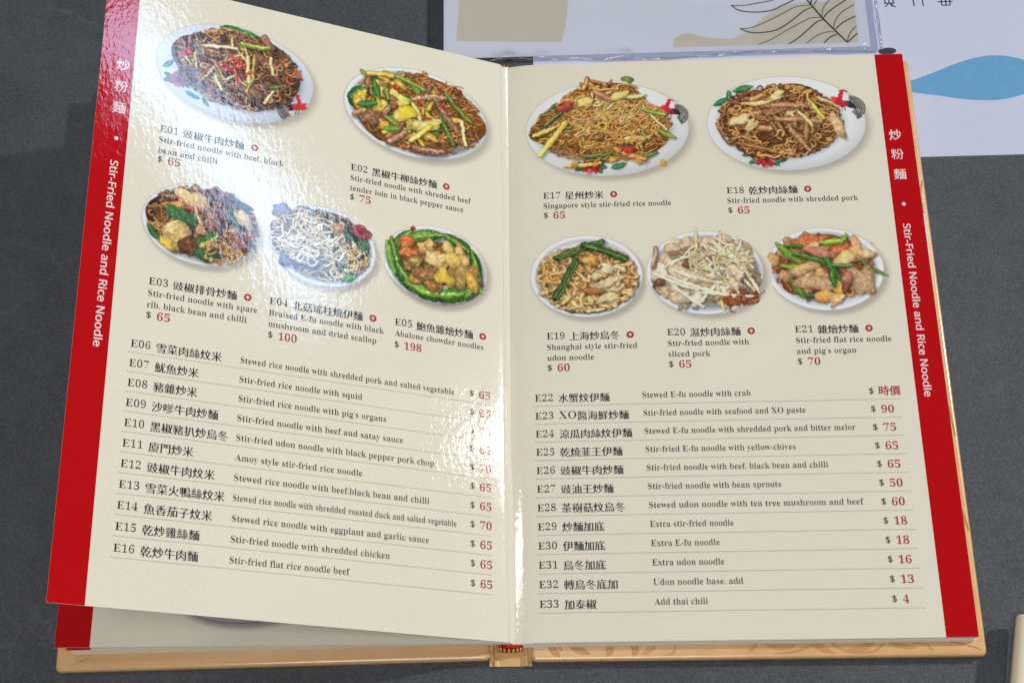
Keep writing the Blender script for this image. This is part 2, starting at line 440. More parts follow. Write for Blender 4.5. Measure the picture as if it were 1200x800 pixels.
    def peony(s, x, y, r, col=(.78, .12, .18)):
        for a, k in ((2.7, 1.25), (3.5, 1.15), (-.2, 1.3), (.5, 1.1), (-.8, 1.15)):
            s.leaf(x+math.cos(a)*r*1.25, y+math.sin(a)*r*.7, a, r*1.1, r*.55, (.12, .36, .25), .2)
        for ring, n, q in ((.72, 8, .40), (.42, 6, .36), (.0, 1, .36)):
            for i in range(n):
                a = i/n*6.283+ring*3
                c = np.array(col)*(1.0 if ring > .5 else .85 if ring > .2 else .65)
                s.blob(x+math.cos(a)*r*ring, y+math.sin(a)*r*ring*.8, r*q, r*q*.8, a, c, dark=.25, hi=.0, shadow=.25, tex=.3, col2=(.93, .45, .5) if i % 2 else None)
    def rooster(s, x, y, k=1., flip=1):
        # a plain folk cockerel motif on the plate rim: red body and neck, dark arched tail
        f = flip
        for i in range(7):
            r = (1.2+i*.42)*k
            P = [(x+f*(1.2*k+r*math.cos(t)), y-1.6*k+r*math.sin(t)*.9) for t in np.linspace(1.5, -1.1, 9)]
            s.line(P, .30*k, (.10, .11, .16), dark=.1, hi=0, shadow=0, tex=.05)
        s.line([(x+f*-.2*k, y-.1*k), (x+f*1.2*k, y-.5*k), (x+f*2.4*k, y-1.3*k)], 1.7*k, (.10, .11, .16), dark=.1, hi=0, shadow=0, taper=.5)
        s.blob(x-f*.9*k, y+.1*k, 1.9*k, 1.15*k, -.4*f, (.74, .09, .13), dark=.1, hi=0, shadow=0, tex=.15)
        s.line([(x-f*.9*k, y+.4*k), (x-f*.6*k, y+1.9*k), (x-f*.1*k, y+2.9*k)], 1.1*k, (.76, .09, .13), dark=.1, hi=0, shadow=0, taper=.3)
        s.line([(x-f*.7*k, y+3.2*k), (x+f*.3*k, y+3.35*k), (x+f*1.0*k, y+2.9*k)], .5*k, (.78, .08, .12), dark=.1, hi=0, shadow=0)
        for q in (-.6, .1):
            s.line([(x+f*q*k, y-1.0*k), (x+f*(q+.1)*k, y-2.3*k)], .25*k, (.16, .14, .16), dark=.1, hi=0, shadow=0)

BR = [(.62, .38, .16), (.52, .29, .12), (.72, .48, .22), (.42, .22, .10)]
def strips(c, n, ell, cols, w, L, bend=.5, **k):
    def f(x, y, a, u):
        col = cols[int(u*len(cols)*.999)]
        c.line(c.arc(x, y, a, L*(.6+.7*u), (c.rng.random()-.5)*2*bend), w*(.7+.6*c.rng.random()), col, **k)
    c.scat(n, ell, f)
def blobs(c, n, ell, cols, rx, ry, **k):
    def f(x, y, a, u):
        c.blob(x, y, rx*(.7+.6*u), ry*(.7+.6*c.rng.random()), a, cols[int(c.rng.random()*len(cols)*.999)], **k)
    c.scat(n, ell, f)

def dish_E01():
    c = Canvas(86, 62, 1); c.plate(38, 25.5, (.80, .83, .88), rim=False)
    c.peony(-27, -10, 4.2, (.62, .30, .50)); c.leaf(-32, -3, .8, 7, 2.6, (.12, .42, .45)); c.leaf(-20, -17, -.3, 8, 2.6, (.12, .42, .45)); c.leaf(-14, -19, -.9, 6, 2.2, (.15, .40, .42))
    c.rooster(30, -11, 1.9, -1)
    c.fs = 1.06; c.oy = 0
    e = (1, 2, 29, 19.5); c.pshadow(*e)
    c.leaf(-3, 21.5, 0, 12, 4.5, (.13, .38, .15)); c.leaf(7, 20, -.35, 14, 4.0, (.18, .45, .16)); c.blob(-6, 19, 7, 3, .2, (.80, .66, .36))
    c.bed(e, (.28, .16, .09)); c.tangle(480, e, .62, [(.50, .30, .16), (.40, .22, .12), (.66, .46, .25), (.32, .18, .12)], L=11, curl=.55, deep=.35)
    blobs(c, 10, (3, 4, 24, 15), [(.40, .25, .20), (.46, .30, .24), (.34, .20, .16)], 4.2, 2.2, tex=.5, hi=.12)
    c.blob(15, 8, 7.5, 3.2, -.7, (.44, .29, .22), tex=.5); c.blob(-2, 13, 6, 3, .1, (.36, .22, .17), tex=.5); c.blob(7, -7, 6, 3.5, -.8, (.45, .31, .22), tex=.5); c.blob(-15, 14, 5, 2, .3, (.24, .15, .13), tex=.4)
    c.tangle(60, e, .7, [(.62, .40, .20), (.74, .52, .28)], L=9, curl=.6, deep=.9)
    strips(c, 15, (0, 3, 25, 15), [(.80, .74, .48), (.86, .80, .58), (.70, .62, .25)], 1.3, 8, .5, hi=.25, dark=.35)
    c.line(c.arc(-8, 12, .15, 15, -.1), 1.7, (.84, .80, .60), dark=.3); c.line(c.arc(5, 3, -1.5, 13, .1), 1.8, (.86, .80, .52), dark=.3)
    c.line(c.arc(8, 15, .1, 13, .5), 2.2, (.46, .60, .12), dark=.3)
    for k in range(16): c.line(c.arc(-1+c.rng.normal()*3, 2+c.rng.normal()*2.8, c.rng.random()*6, 4.5, 1.6), 1.0, (.80, .16, .10), hi=.35)
    for k in range(5): c.line(c.arc(24+c.rng.normal()*3, 2+c.rng.normal()*6, c.rng.random()*6, 5, 2.2), .9, (.80, .30, .16), hi=.35)
    c.leaf(-20, 8, 1.2, 7, 3, (.14, .30, .18)); c.leaf(18, -3, .3, 7, 2.6, (.22, .36, .12)); blobs(c, 5, (-24, 8, 3, 5), [(.62, .14, .16)], 2, 1)
    return c
def dish_E02():
    c = Canvas(84, 60, 2); c.plate(38, 25, (.80, .82, .83))
    c.fs = 1.08; c.oy = 0
    e = (1, 0.5, 32, 20.5); c.pshadow(*e)
    c.leaf(-30, 4, .9, 10, 4, (.07, .26, .16)); c.leaf(-30, -2, -.5, 8, 4, (.06, .24, .15))
    c.bed(e, (.46, .26, .09)); c.tangle(360, e, .68, [(.72, .42, .13), (.62, .33, .10), (.80, .52, .20), (.50, .25, .08)], L=10, curl=.6, deep=.5)
    for k in range(9): c.line(c.walk(8+c.rng.normal()*7, 19, 10, .6, (6, 19, 12, 4)), .7, (.70, .42, .20), hi=.3)
    g = [(.24, .42, .10), (.16, .34, .10), (.42, .55, .14)]; ye = [(.82, .72, .16), (.86, .80, .40), (.74, .60, .20)]; m = [(.52, .33, .20), (.44, .27, .16), (.58, .40, .27)]
    f = (-8, 2, 22, 16)
    strips(c, 22, f, g, 3.0, 9, .4, hi=.2, dark=.35, taper=.3); blobs(c, 20, f, ye, 3.6, 2.4, tex=.2, hi=.25); strips(c, 9, f, m, 3.2, 10, .7, hi=.18, tex=.35, taper=.3)
    strips(c, 26, (-2, 2, 24, 16), g+ye+m, 2.4, 9, .5, hi=.22, dark=.3, taper=.3)
    c.leaf(-20, 8, -1.2, 11, 4, (.18, .38, .10)); c.line(c.arc(-6, 17, -.25, 20, -.3), 2.2, (.38, .52, .14), dark=.3); c.line(c.arc(-18, 17, .1, 12, -.3), 2.6, (.80, .62, .16))
    c.line(c.arc(7, 10.5, .25, 18, -.2), 3.6, (.55, .38, .25), tex=.4, taper=.3); c.line(c.arc(14, 2, -.9, 19, .2), 3.2, (.50, .33, .22), tex=.4, taper=.3)
    c.line(c.arc(20, 7, -.75, 18, .3), 2.2, (.34, .48, .12)); c.line(c.arc(15, -6, -1.1, 14, .1), 2.2, (.28, .44, .12)); c.line(c.arc(23, -5, -1.4, 12, .2), 2.0, (.86, .84, .60))
    c.blob(-6, -1, 6, 4, .5, (.88, .76, .16), tex=.2, hi=.3, col2=(.86, .82, .45)); c.blob(-7, 5, 3.4, 2.8, .3, (.90, .84, .35), hi=.3); c.blob(5, -5, 7, 3.2, .3, (.76, .72, .30), hi=.3, col2=(.86, .80, .55))
    c.line(c.arc(2, -10, .8, 13, 0), 2.6, (.86, .82, .42), col2=(.85, .70, .12)); c.blob(-17, -9, 2.8, 2.6, 0, (.86, .60, .16), hi=.3); c.blob(-22, -7, 5, 4, .3, (.45, .30, .22), tex=.5)
    c.line(c.arc(-9, -15, .7, 11, .3), 3.6, (.50, .32, .22), tex=.4, taper=.3); c.line(c.arc(6, -19, .1, 15, .5), 4.2, (.46, .30, .20), tex=.4, taper=.3); c.leaf(-24, -1, .3, 11, 4, (.16, .36, .12)); c.leaf(-12, -11, .2, 8, 4, (.30, .46, .12))
    for p in ((2, 6), (6, -1), (12, 7), (-10, 11), (21, 17)): c.blob(p[0], p[1], 1.6, .9, c.rng.random()*3, (.72, .12, .10), hi=.2)
    return c
def dish_E03():
    c = Canvas(62, 50, 3); c.plate(26.7, 20, (.80, .82, .84))
    c.fs = 1.08; c.oy = 0
    e = (1, 1, 23.5, 16.5); c.pshadow(*e); c.bed(e, (.20, .10, .06)); c.tangle(300, e, .6, [(.66, .42, .18), (.56, .32, .14), (.74, .54, .24)], L=9, curl=.65, deep=.45)
    blobs(c, 20, (4, 5, 18, 11), [(.36, .20, .18), (.28, .16, .15), (.44, .27, .22), (.40, .26, .17)], 3.4, 2.4, tex=.6, hi=.2)
    c.blob(-4, 11, 8, 3.8, -.2, (.78, .66, .44), hi=.25); c.line(c.arc(-6, 7, .05, 12, -.3), 1.6, (.62, .12, .12), hi=.3); c.blob(-12, 7, 5, 1.6, .3, (.80, .52, .18))
    c.blob(-8, 2.5, 7.5, 3.6, -.45, (.16, .34, .14), dark=.2, hi=.12); c.blob(-9.5, -6.5, 6, 7, .5, (.76, .66, .38), hi=.2, stripes=1.6, col2=(.84, .76, .50)); c.blob(-14, -11, 4, 2.2, -.7, (.82, .66, .20))
    c.line(c.arc(-1, 2, -1.1, 12, .2), 1.4, (.76, .64, .42)); c.blob(-5, -9.5, 4, 3.6, .3, (.36, .19, .12), tex=.7, hi=.2); c.blob(3, -7, 6, 3.2, .8, (.20, .38, .12)); c.line(c.arc(4, -7, .7, 8, .2), 1.6, (.55, .66, .20))
    c.blob(3, -13, 6.5, 3, -.2, (.13, .28, .13)); c.blob(0, -2.5, 2.6, 2.2, 0, (.62, .44, .32)); c.blob(14, 6, 5, 2.4, -1, (.14, .28, .22)); c.blob(18, 6, 5.5, 3, -.9, (.70, .62, .48), hi=.2); c.blob(8, 15, 5, 2.4, .2, (.34, .20, .24), tex=.6); c.blob(16, 13, 6, 1.8, -.4, (.14, .20, .22))
    c.blob(18, -5, 4, 4, 0, (.42, .22, .18), tex=.7); c.leaf(-20, -7, -.9, 9, 3, (.14, .30, .16))
    c.tangle(30, (9, -11, 9, 4.5), .75, [(.74, .56, .30), (.66, .46, .24)], L=7, curl=.9, deep=.9)
    return c
def dish_E04():
    c = Canvas(60, 50, 4); c.plate(25.8, 20.3, (.80, .83, .88))
    c.fs = 1.08; c.oy = 0
    e = (-1, 1, 22, 16.5); c.pshadow(*e); c.blob(-19, 13, 4.2, 4, 0, (.38, .42, .60)); c.blob(-21, 5, 3, 3, 0, (.36, .34, .50)); c.bed(e, (.30, .28, .26)); c.leaf(-8, 15, -.2, 10, 4, (.16, .36, .38)); 
    c.tangle(170, e, .85, [(.78, .72, .60), (.70, .62, .50), (.84, .80, .70), (.55, .50, .50)], L=10, curl=.5, deep=.6)  # noodles painted pale: the glare over the page is in their colour
    blobs(c, 9, (13, -2, 7, 12), [(.12, .26, .18), (.20, .38, .18), (.14, .22, .16)], 3.4, 2.2, hi=.1); blobs(c, 8, (-10, -8, 8, 5), [(.30, .36, .52), (.26, .30, .40)], 3.6, 2.2, tex=.3, hi=.2)
    c.blob(17, 10, 4, 4, 0, (.50, .16, .22), tex=.6); c.line(c.arc(5, 0, -1.1, 24, .3), 2.2, (.14, .26, .20)); c.tangle(34, (13, -4, 7, 6), .8, [(.78, .66, .40), (.70, .56, .34)], L=8, curl=.6, deep=.9); c.tangle(60, (-5, 2, 15, 12), .9, [(.86, .82, .74), (.80, .74, .64)], L=12, curl=.4, deep=.9)
    c.blob(6, 10, 4, 2.6, .4, (.62, .48, .36), tex=.4); c.leaf(12, -13, .5, 8, 4, (.20, .44, .18))
    return c
def dish_E05():
    c = Canvas(62, 50, 5); c.plate(26.6, 20.6, (.82, .84, .84))
    c.fs = 1.09; c.oy = 0
    e = (0, 0, 22, 15.5); c.pshadow(*e, k=.2)
    G = [(.20, .44, .08), (.14, .36, .08), (.28, .52, .12)]
    for P, w in ((c.arc(-18, 8, 1.0, 18, -.6), 6), (c.arc(-6, 14, .3, 18, -.5), 6), (c.arc(12, 13, -.5, 18, -.4), 5.5), (c.arc(19, 2, -1.4, 18, -.1), 6), (c.arc(-19, -1, -1.2, 22, .4), 6.5), (c.arc(-14, -9, -.8, 16, .5), 8), (c.arc(-4, -14, -.15, 20, .4), 8), (c.arc(10, -13, .35, 18, .4), 7.5), (c.arc(18, -8, 1.0, 12, .3), 6)):
        c.line(P, w, G[int(c.rng.random()*3)], dark=.4, hi=.18, taper=.75, tex=.4, col2=(.12, .32, .08)); c.line(P, w*.16, (.46, .62, .24), dark=.1, hi=.1, shadow=0, taper=.5)
    for P, w in ((c.arc(-22, 0, -1.3, 15, .3), 3.2), (c.arc(2, -14.5, .1, 22, .5), 3.6), (c.arc(20, -2, -1.4, 15, 0), 3)): c.line(P, w, (.42, .64, .18), dark=.35, hi=.35, taper=.5, col2=(.26, .50, .10))
    c.bed((1, 1, 16.5, 11.5), (.38, .24, .08))
    blobs(c, 34, (2, 0, 17, 11.5), [(.55, .38, .16), (.62, .45, .22), (.48, .33, .16)], 3.2, 2.4, tex=.3, hi=.4)
    blobs(c, 12, (3, 6, 12, 5), [(.82, .68, .40), (.76, .60, .34)], 3.4, 2.2, tex=.2, hi=.3)
    c.blob(-14, 9, 4, 3, .4, (.78, .38, .16), stripes=2.4, tex=.4); c.blob(-13, 4, 5, 2, .2, (.80, .40, .18), stripes=2.6, tex=.4)
    c.blob(0, 3, 5.4, 3.8, 0, (.84, .72, .46), hi=.35); c.blob(8, 4, 5, 3.2, .3, (.80, .64, .28), hi=.35); c.blob(-10, 0, 3, 3, 0, (.50, .42, .16), hi=.45); c.blob(-13, -2.5, 2.6, 2.4, 0, (.48, .36, .16), hi=.45); c.blob(-5, -5, 6.5, 3, 0, (.50, .34, .18), tex=.5, hi=.3); c.blob(4, -5, 4, 5, .2, (.78, .64, .20), hi=.3); c.blob(12, -3, 3.2, 6, 0, (.58, .46, .22), hi=.3); c.blob(17, -5, 2.4, 6, .3, (.72, .56, .20), hi=.3)
    for p in ((-11, 16), (21, -5)): c.blob(p[0], p[1], 1.0, 1.3, .5, (.48, .12, .12), tex=.6)
    return c
def dish_E17():
    c = Canvas(90, 64, 17); c.plate(40.8, 27, (.86, .87, .87), rim=False)
    c.leaf(-31, 9, .5, 8, 3.2); c.leaf(-26, 14, .7, 6, 2.4); c.rooster(32, 10, 1.8, 1); c.peony(-9, -21.0, 4.8); c.leaf(5, -21.5, .3, 9, 3.6)
    c.fs = 1.17; c.oy = 1.6; c.ox = 1.0
    e = (-3, -1, 29.5, 16); c.pshadow(*e); c.pshadow(-1, 9, 17, 13, k=.1)
    cl = [(.80, .52, .20), (.72, .43, .15), (.86, .62, .30), (.60, .34, .12)]
    c.bed(e, (.46, .28, .10)); c.bed((-2, 9, 18, 14), (.46, .28, .10))
    c.tangle(300, e, .62, cl, L=12, curl=.4, deep=.5); c.tangle(220, (-2, 7, 20, 14), .62, cl, L=11, curl=.45, deep=.6)
    f = (-2, 3, 24, 14); strips(c, 10, f, [(.82, .74, .30), (.84, .78, .44)], 1.6, 8, .5, hi=.3); blobs(c, 9, f, [(.64, .22, .14), (.54, .18, .14), (.66, .40, .30)], 3, 1.7, tex=.5, hi=.25); strips(c, 10, f, [(.28, .44, .12), (.48, .58, .18)], 2, 6, .6, taper=.4)
    c.tangle(150, f, .62, [(.86, .60, .26), (.78, .50, .20), (.88, .70, .40)], L=12, curl=.4, deep=.9)
    c.line(c.arc(-24, -6, .95, 19, .15), 2.6, (.88, .80, .34), col2=(.84, .68, .20), dark=.3); c.blob(-19, 10, 4.2, 2.4, .5, (.58, .20, .16), tex=.6); c.line(c.arc(-24, 4, .7, 9, 0), 2, (.20, .30, .12)); c.line(c.arc(19, 3, -.9, 15, .3), 1.2, (.86, .78, .54))
    for P, col in ((c.arc(-8, 13, 1.2, 8, 0), (.86, .78, .40)), (c.arc(11, 14, .1, 10, .3), (.80, .80, .44)), (c.arc(19, 6, -.3, 10, .3), (.48, .62, .20)), (c.arc(24, -5, -.5, 8, .3), (.46, .60, .20)), (c.arc(-12, -19, .1, 15, .2), (.82, .66, .24)), (c.arc(-6, -14.5, .1, 13, .2), (.26, .38, .12)), (c.arc(16, -15, .3, 8, .2), (.24, .40, .14)), (c.arc(-28, -2, .4, 10, .1), (.80, .70, .26))): c.line(P, 2.2, col, taper=.4, hi=.25)
    c.line(c.arc(8, -14.5, -.4, 13, .2), 3, (.74, .46, .18), tex=.4); c.blob(8, -12, 3, 1.4, 0, (.70, .12, .10)); strips(c, 9, (-1, 19, 11, 4), [(.74, .46, .20), (.66, .36, .16), (.80, .58, .26)], 1.8, 8, .5, tex=.4); c.line(c.arc(-2, 15, -.5, 9, .1), 3, (.68, .42, .32), taper=.3); c.blob(5, 15, 4, 2, .2, (.88, .78, .36)); c.blob(9, 23, 2.4, 2, 0, (.34, .48, .16)); c.blob(-10, 12, 3.6, 2.4, .4, (.86, .78, .38)); blobs(c, 5, (2, -18, 22, 2), [(.80, .58, .16)], 1.8, 1.2)
    return c
def dish_E18():
    c = Canvas(88, 64, 18); c.plate(39.3, 27, (.86, .87, .88), rim=False)
    c.leaf(-31, 13, .55, 10, 3.4, (.10, .36, .22)); c.leaf(-27, 17, 1.6, 6, 3, (.16, .42, .24)); c.leaf(-20, 20, .25, 12, 4.2, (.13, .40, .22)); c.rooster(29.5, 11, 2.1, 1); c.peony(-11.5, -20.0, 5.2); c.leaf(-20, -17, .4, 7, 3); c.leaf(-4, -21, .2, 7, 3)
    c.fs = 1.1; c.oy = 1.2
    e = (-3, 0, 28, 19); c.pshadow(*e)
    cl = [(.56, .32, .14), (.48, .26, .11), (.66, .42, .20), (.38, .20, .10)]
    c.bed(e, (.30, .16, .07)); c.tangle(430, e, .85, cl, L=10, curl=.5, deep=.5)
    strips(c, 9, (-3, 2, 23, 14), [(.64, .44, .26), (.58, .38, .22)], 2.6, 11, .3, tex=.3, taper=.3); blobs(c, 4, (-5, 6, 20, 10), [(.76, .66, .46)], 3.4, 1.8)
    c.tangle(90, e, .9, [(.70, .46, .22), (.78, .54, .24)], L=8, curl=.6, deep=.85)
    for P, w, col in ((c.arc(0, 9, -.05, 20, -.3), 3, (.62, .42, .25)), (c.arc(6, 1, -.1, 20, -.2), 2.6, (.66, .46, .28)), (c.arc(5, -9, -1.0, 16, 0), 2.4, (.62, .42, .26)), (c.arc(9, -4, -1.7, 12, 0), 2.6, (.58, .38, .22)), (c.arc(-14, -13, -.3, 18, -.1), 2.4, (.56, .34, .18)), (c.arc(-12, 9, .1, 14, .4), 2.4, (.80, .66, .36)), (c.arc(14, 6, -1.0, 12, 0), 1.8, (.76, .78, .26)), (c.arc(9, 1, -.9, 10, 0), 1.8, (.82, .82, .50)), (c.arc(20, 10, -.6, 10, -.4), 1.8, (.78, .68, .44))): c.line(P, w, col, taper=.3, tex=.25, hi=.2)
    c.blob(-21, 1, 4.4, 2.6, .5, (.82, .76, .52)); c.blob(-16, -2, 4, 2.2, 1.1, (.78, .70, .46)); c.blob(23, -3, 2.8, 6.5, .3, (.78, .64, .44)); c.blob(-3, 13.5, 4, 2, .5, (.84, .76, .50)); c.blob(-6, 5, 4, 2, .1, (.60, .38, .24), tex=.5)
    return c
def dish_E19():
    c = Canvas(62, 52, 19); c.plate(27, 21.8, (.86, .87, .89))
    c.fs = 1.05; c.oy = 0.5
    e = (0, -1.5, 23, 16.5); c.pshadow(*e)
    cl = [(.82, .66, .40), (.76, .57, .31), (.86, .73, .50), (.70, .50, .27)]
    c.bed(e, (.58, .40, .18)); c.tangle(230, e, 1.6, cl, L=12, curl=.35, deep=.8, hi=.3)
    blobs(c, 9, (0, 0, 19, 13), [(.72, .50, .22), (.66, .42, .18)], 2.4, 2, tex=.5, hi=.3); blobs(c, 4, (5, -3, 12, 9), [(.84, .78, .60)], 3.6, 1.8, hi=.25, stripes=2.); c.tangle(22, e, 1.7, cl, L=10, curl=.35, deep=.95, hi=.3)
    c.blob(9, -4, 8, 2.2, .35, (.84, .78, .62), stripes=2.2); c.blob(2, 7, 4.5, 2.8, 0, (.76, .54, .24), tex=.5); c.blob(10, 3, 4, 2, -.5, (.84, .80, .64)); c.blob(3, -8, 5.5, 1.6, 0, (.60, .38, .22))
    c.blob(9, -12, 7, 2, .3, (.82, .76, .54), stripes=2)
    for P in (c.arc(-3, 13.5, .35, 22, -.15), c.arc(9, 12.5, -.4, 20, -.2), c.arc(-9, -2, 1.1, 21, .12)):
        c.line(P, 3.5, (.10, .24, .08), dark=.25, hi=.22, tex=.12); c.line(np.array(P)+[.9, -.5], .5, (.40, .50, .18), dark=0, hi=0, shadow=0)
    return c
def dish_E20():
    c = Canvas(64, 52, 20); c.plate(28, 22.2, (.85, .86, .91))
    c.fs = 1.05; c.oy = 0.5
    e = (0.5, 0, 25, 18); c.pshadow(*e); c.bed(e, (.74, .66, .54))
    blobs(c, 22, e, [(.80, .73, .65), (.74, .66, .58), (.86, .82, .76)], 4.6, 3, tex=.3, hi=.25); c.tangle(60, (15, -13, 9, 4), .8, [(.46, .18, .10), (.56, .28, .16)], L=7, curl=.8, deep=.7)
    for x, y in ((-8, 13), (2, 14), (-3, 7), (5, 9), (10, 15), (-14, 11), (19, -2), (-1, 2)):
        c.blob(x, y, 4.6, 3.6, c.rng.random()*3, (.74, .65, .55), tex=.15, hi=.25); c.blob(x+.5, y-1.4, 3, 1.6, .2, (.50, .38, .30), shadow=.0)
    c.blob(-6, 4, 3.8, 3.4, 0, (.42, .28, .22), hi=.3); c.blob(18, -3, 3.4, 5, .7, (.40, .30, .28)); c.line(c.arc(-22, 8, 1.4, 9, .3), 2.4, (.62, .50, .44)); c.blob(-21, -5, 3.4, 2, .5, (.40, .22, .22))
    strips(c, 24, (3, 0, 20, 15), [(.84, .82, .64), (.86, .86, .76), (.80, .78, .52)], 1.4, 15, .4, hi=.2, dark=.3, taper=.5)
    for P in (c.arc(-2, -9, -.35, 34, .2), c.arc(0, -5, -.25, 32, .3), c.arc(8, -12, -.12, 26, .1), c.arc(11, 8, -.8, 20, .1), c.arc(-10, -12, -.7, 20, .3), c.arc(15, 5, -1.0, 18, -.1), c.arc(6, 10, -.5, 16, .2), c.arc(-13, -6, -.4, 20, .2)): c.line(P, 1.7, (.90, .91, .80), hi=.2, dark=.25, taper=.5)
    c.tangle(50, (8, 4, 15, 10), .7, [(.84, .80, .56), (.88, .86, .70)], L=10, curl=.35, deep=.95); blobs(c, 5, (9, -4, 10, 6), [(.80, .72, .62)], 3.4, 2.2, hi=.2)
    c.tangle(14, (12, -14, 6, 2.4), .9, [(.60, .26, .14)], L=5, curl=.9, deep=.95)
    return c
def dish_E21():
    c = Canvas(64, 52, 21); c.plate(27.9, 22, (.86, .87, .91))
    c.fs = 1.07; c.oy = 0
    e = (-1, 1, 22.5, 16.5); c.pshadow(*e); c.bed(e, (.46, .26, .12)); c.tangle(110, e, .9, [(.68, .26, .10), (.60, .22, .10), (.76, .36, .16)], L=7, curl=.9, deep=.6)
    blobs(c, 14, e, [(.70, .52, .34), (.78, .58, .34), (.60, .42, .28)], 3.8, 2.6, tex=.3, hi=.25)
    c.blob(-6, 14, 9, 3.0, .05, (.80, .40, .20), stripes=2.6, tex=.4); c.blob(7, 9.5, 5, 3, .4, (.80, .36, .18), stripes=2.8, tex=.4); c.blob(15, 9, 3.6, 5.5, .2, (.80, .60, .38)); c.blob(-23, 5, 3, 4, -.3, (.74, .56, .34)); c.blob(19, 7, 3.4, 2.6, 0, (.80, .66, .48)); c.blob(-4, 11, 4, 2, 0, (.84, .66, .46)); 
    for P, w, col in ((c.arc(-16, 8, -.8, 14, .1), 3.6, (.34, .54, .12)), (c.arc(-14, 1, -.1, 11, .2), 3, (.38, .56, .12)), (c.arc(-13, -10, -1.0, 12, .2), 3.6, (.28, .46, .10)), (c.arc(-12, 12, -.1, 10, -.3), 2, (.16, .36, .12)), (c.arc(4, 13, .1, 10, .3), 3, (.44, .62, .16)), (c.arc(10, 15, 1.2, 5, .3), 3, (.38, .54, .14)), (c.arc(21, -1, -.6, 14, .4), 2.2, (.24, .44, .10)), (c.arc(-7, -13, -.3, 8, 0), 3, (.12, .26, .10))): c.line(P, w, col, taper=.6, hi=.25, dark=.35)
    c.blob(-1, 8, 7.5, 2.6, -.3, (.68, .40, .34), tex=.15); c.blob(9, 5, 5, 3.6, .6, (.84, .72, .46), tex=.15)
    c.blob(-9, .5, 7.5, 2.8, .25, (.72, .55, .36), tex=.2, col2=(.78, .62, .42)); c.blob(-4, -7, 9, 4, -.1, (.70, .55, .40), tex=.25, flat=True); c.blob(16, -6, 5, 9, .3, (.66, .54, .40), tex=.3, flat=True); c.blob(9, -6, 2.8, 4.8, -.1, (.52, .28, .24), col2=(.62, .36, .32)); c.blob(5, -10, 2.2, 5, .1, (.86, .66, .22))
    c.blob(-1, -13.5, 4.6, 3.6, 0, (.86, .66, .38), hi=.3, col2=(.80, .50, .20)); c.blob(4, -15, 4, 2.4, .6, (.84, .66, .42))
    for P, w in ((c.arc(-4, 6, -.4, 20, -.5), 2.6), (c.arc(3, 0, -1.1, 12, .2), 3.0), (c.arc(8, 1, .0, 9, .2), 2.0), (c.arc(3, -5, -1.5, 7, .2), 3)): c.line(P, w, (.16, .38, .10), taper=.4, hi=.3, dark=.35)
    c.blob(22, 12, .8, .6, 0, (.60, .66, .40), shadow=0)
    return c
# ---------------------------------------------------------------- the table and the papers on it
TZ = -9.0
tb = Mesh()
tb.add([(-600, -500, TZ), (700, -500, TZ), (700, 700, TZ), (-600, 700, TZ), (-600, -500, TZ-30), (700, -500, TZ-30), (700, 700, TZ-30), (-600, 700, TZ-30)],
       [(0, 1, 2, 3), (7, 6, 5, 4), (0, 4, 5, 1), (1, 5, 6, 2), (2, 6, 7, 3), (3, 7, 4, 0)])
tag(tb.make('tabletop', M['table']), kind='structure')

def sheet(name, x0, x1, y0, y1, z, th, mat, parent):
    o = Mesh(); o.add([(x0, y0, z), (x1, y0, z), (x1, y1, z), (x0, y1, z), (x0, y0, z-th), (x1, y0, z-th), (x1, y1, z-th), (x0, y1, z-th)],
          [(0, 1, 2, 3), (7, 6, 5, 4), (0, 4, 5, 1), (1, 5, 6, 2), (2, 6, 7, 3), (3, 7, 4, 0)])
    return o.make(name, mat, parent)
pm = empty('paper_placemat', (210, 230, TZ))
tag(pm, label='white paper placemat with a blue fish print at the upper right of the table', category='placemat')
sheet('sheet', 15, 425, 93.6, 372, TZ+.22, .2, M['mat_paper'], pm)
fm = Mesh()
fish = [(196, 134.6), (207.4, 137.2), (212, 145.8), (218.1, 147.8), (229.2, 150.5), (240.1, 151.6), (248.7, 151.8), (257.2, 150.5), (265.5, 148.2), (274, 144.5), (280, 139), (276, 133), (263, 128.3), (253.9, 125.8), (245.2, 125.1), (232.6, 126.5), (220.1, 128.9), (206.7, 131.4)]
fish = [(196, 134.2), (203, 137.0), (210, 138.9), (220, 142.8), (230, 147.0), (240, 150.2), (249, 151.6), (257, 150.9), (266, 148.2), (275, 143.5), (280, 138.5), (275, 133), (263, 128.3), (254, 125.9), (245.2, 125.1), (232.6, 126.2), (220.1, 128.6), (206.7, 131.2)]
fb = bez(fish+[fish[0]], 5)
polymesh(fb[:-1], 0, TZ+.26, fm); fm.make('fish_print', M['blue'], pm)
sm = Mesh(); t = np.linspace(0, 6.283, 25)[:-1]
polymesh(np.stack([197.2+4.6*np.cos(t), 155.9+2.1*np.sin(t)+.25*np.cos(t)], 1), 0, TZ+.26, sm); sm.make('spot_print', M['navy'], pm)
gm = Mesh()      # the lower ends of three printed characters, cut by the edge of the picture
def gl(*p, w=.62): ribbon(bez(p, 4), w, TZ+.26, 0, gm)
gl((199.2, 196), (199.2, 185.2)); gl((203.4, 196), (203.4, 185.2)); gl((198.6, 185.2), (204.2, 185.2)); gl((199.2, 188.2), (203.4, 188.2)); gl((201.3, 185.2), (201.3, 196))
gl((199.0, 183.0), (200.0, 184.0), (200.9, 184.9)); gl((204.4, 182.6), (203.2, 183.5), (202.2, 184.9)); gl((201.6, 184.8), (202.4, 183.9), (202.7, 183.0)); gl((198.9, 191), (204, 191))
gl((213.6, 196), (213.9, 182.9)); gl((218.3, 196), (218.6, 182.7))
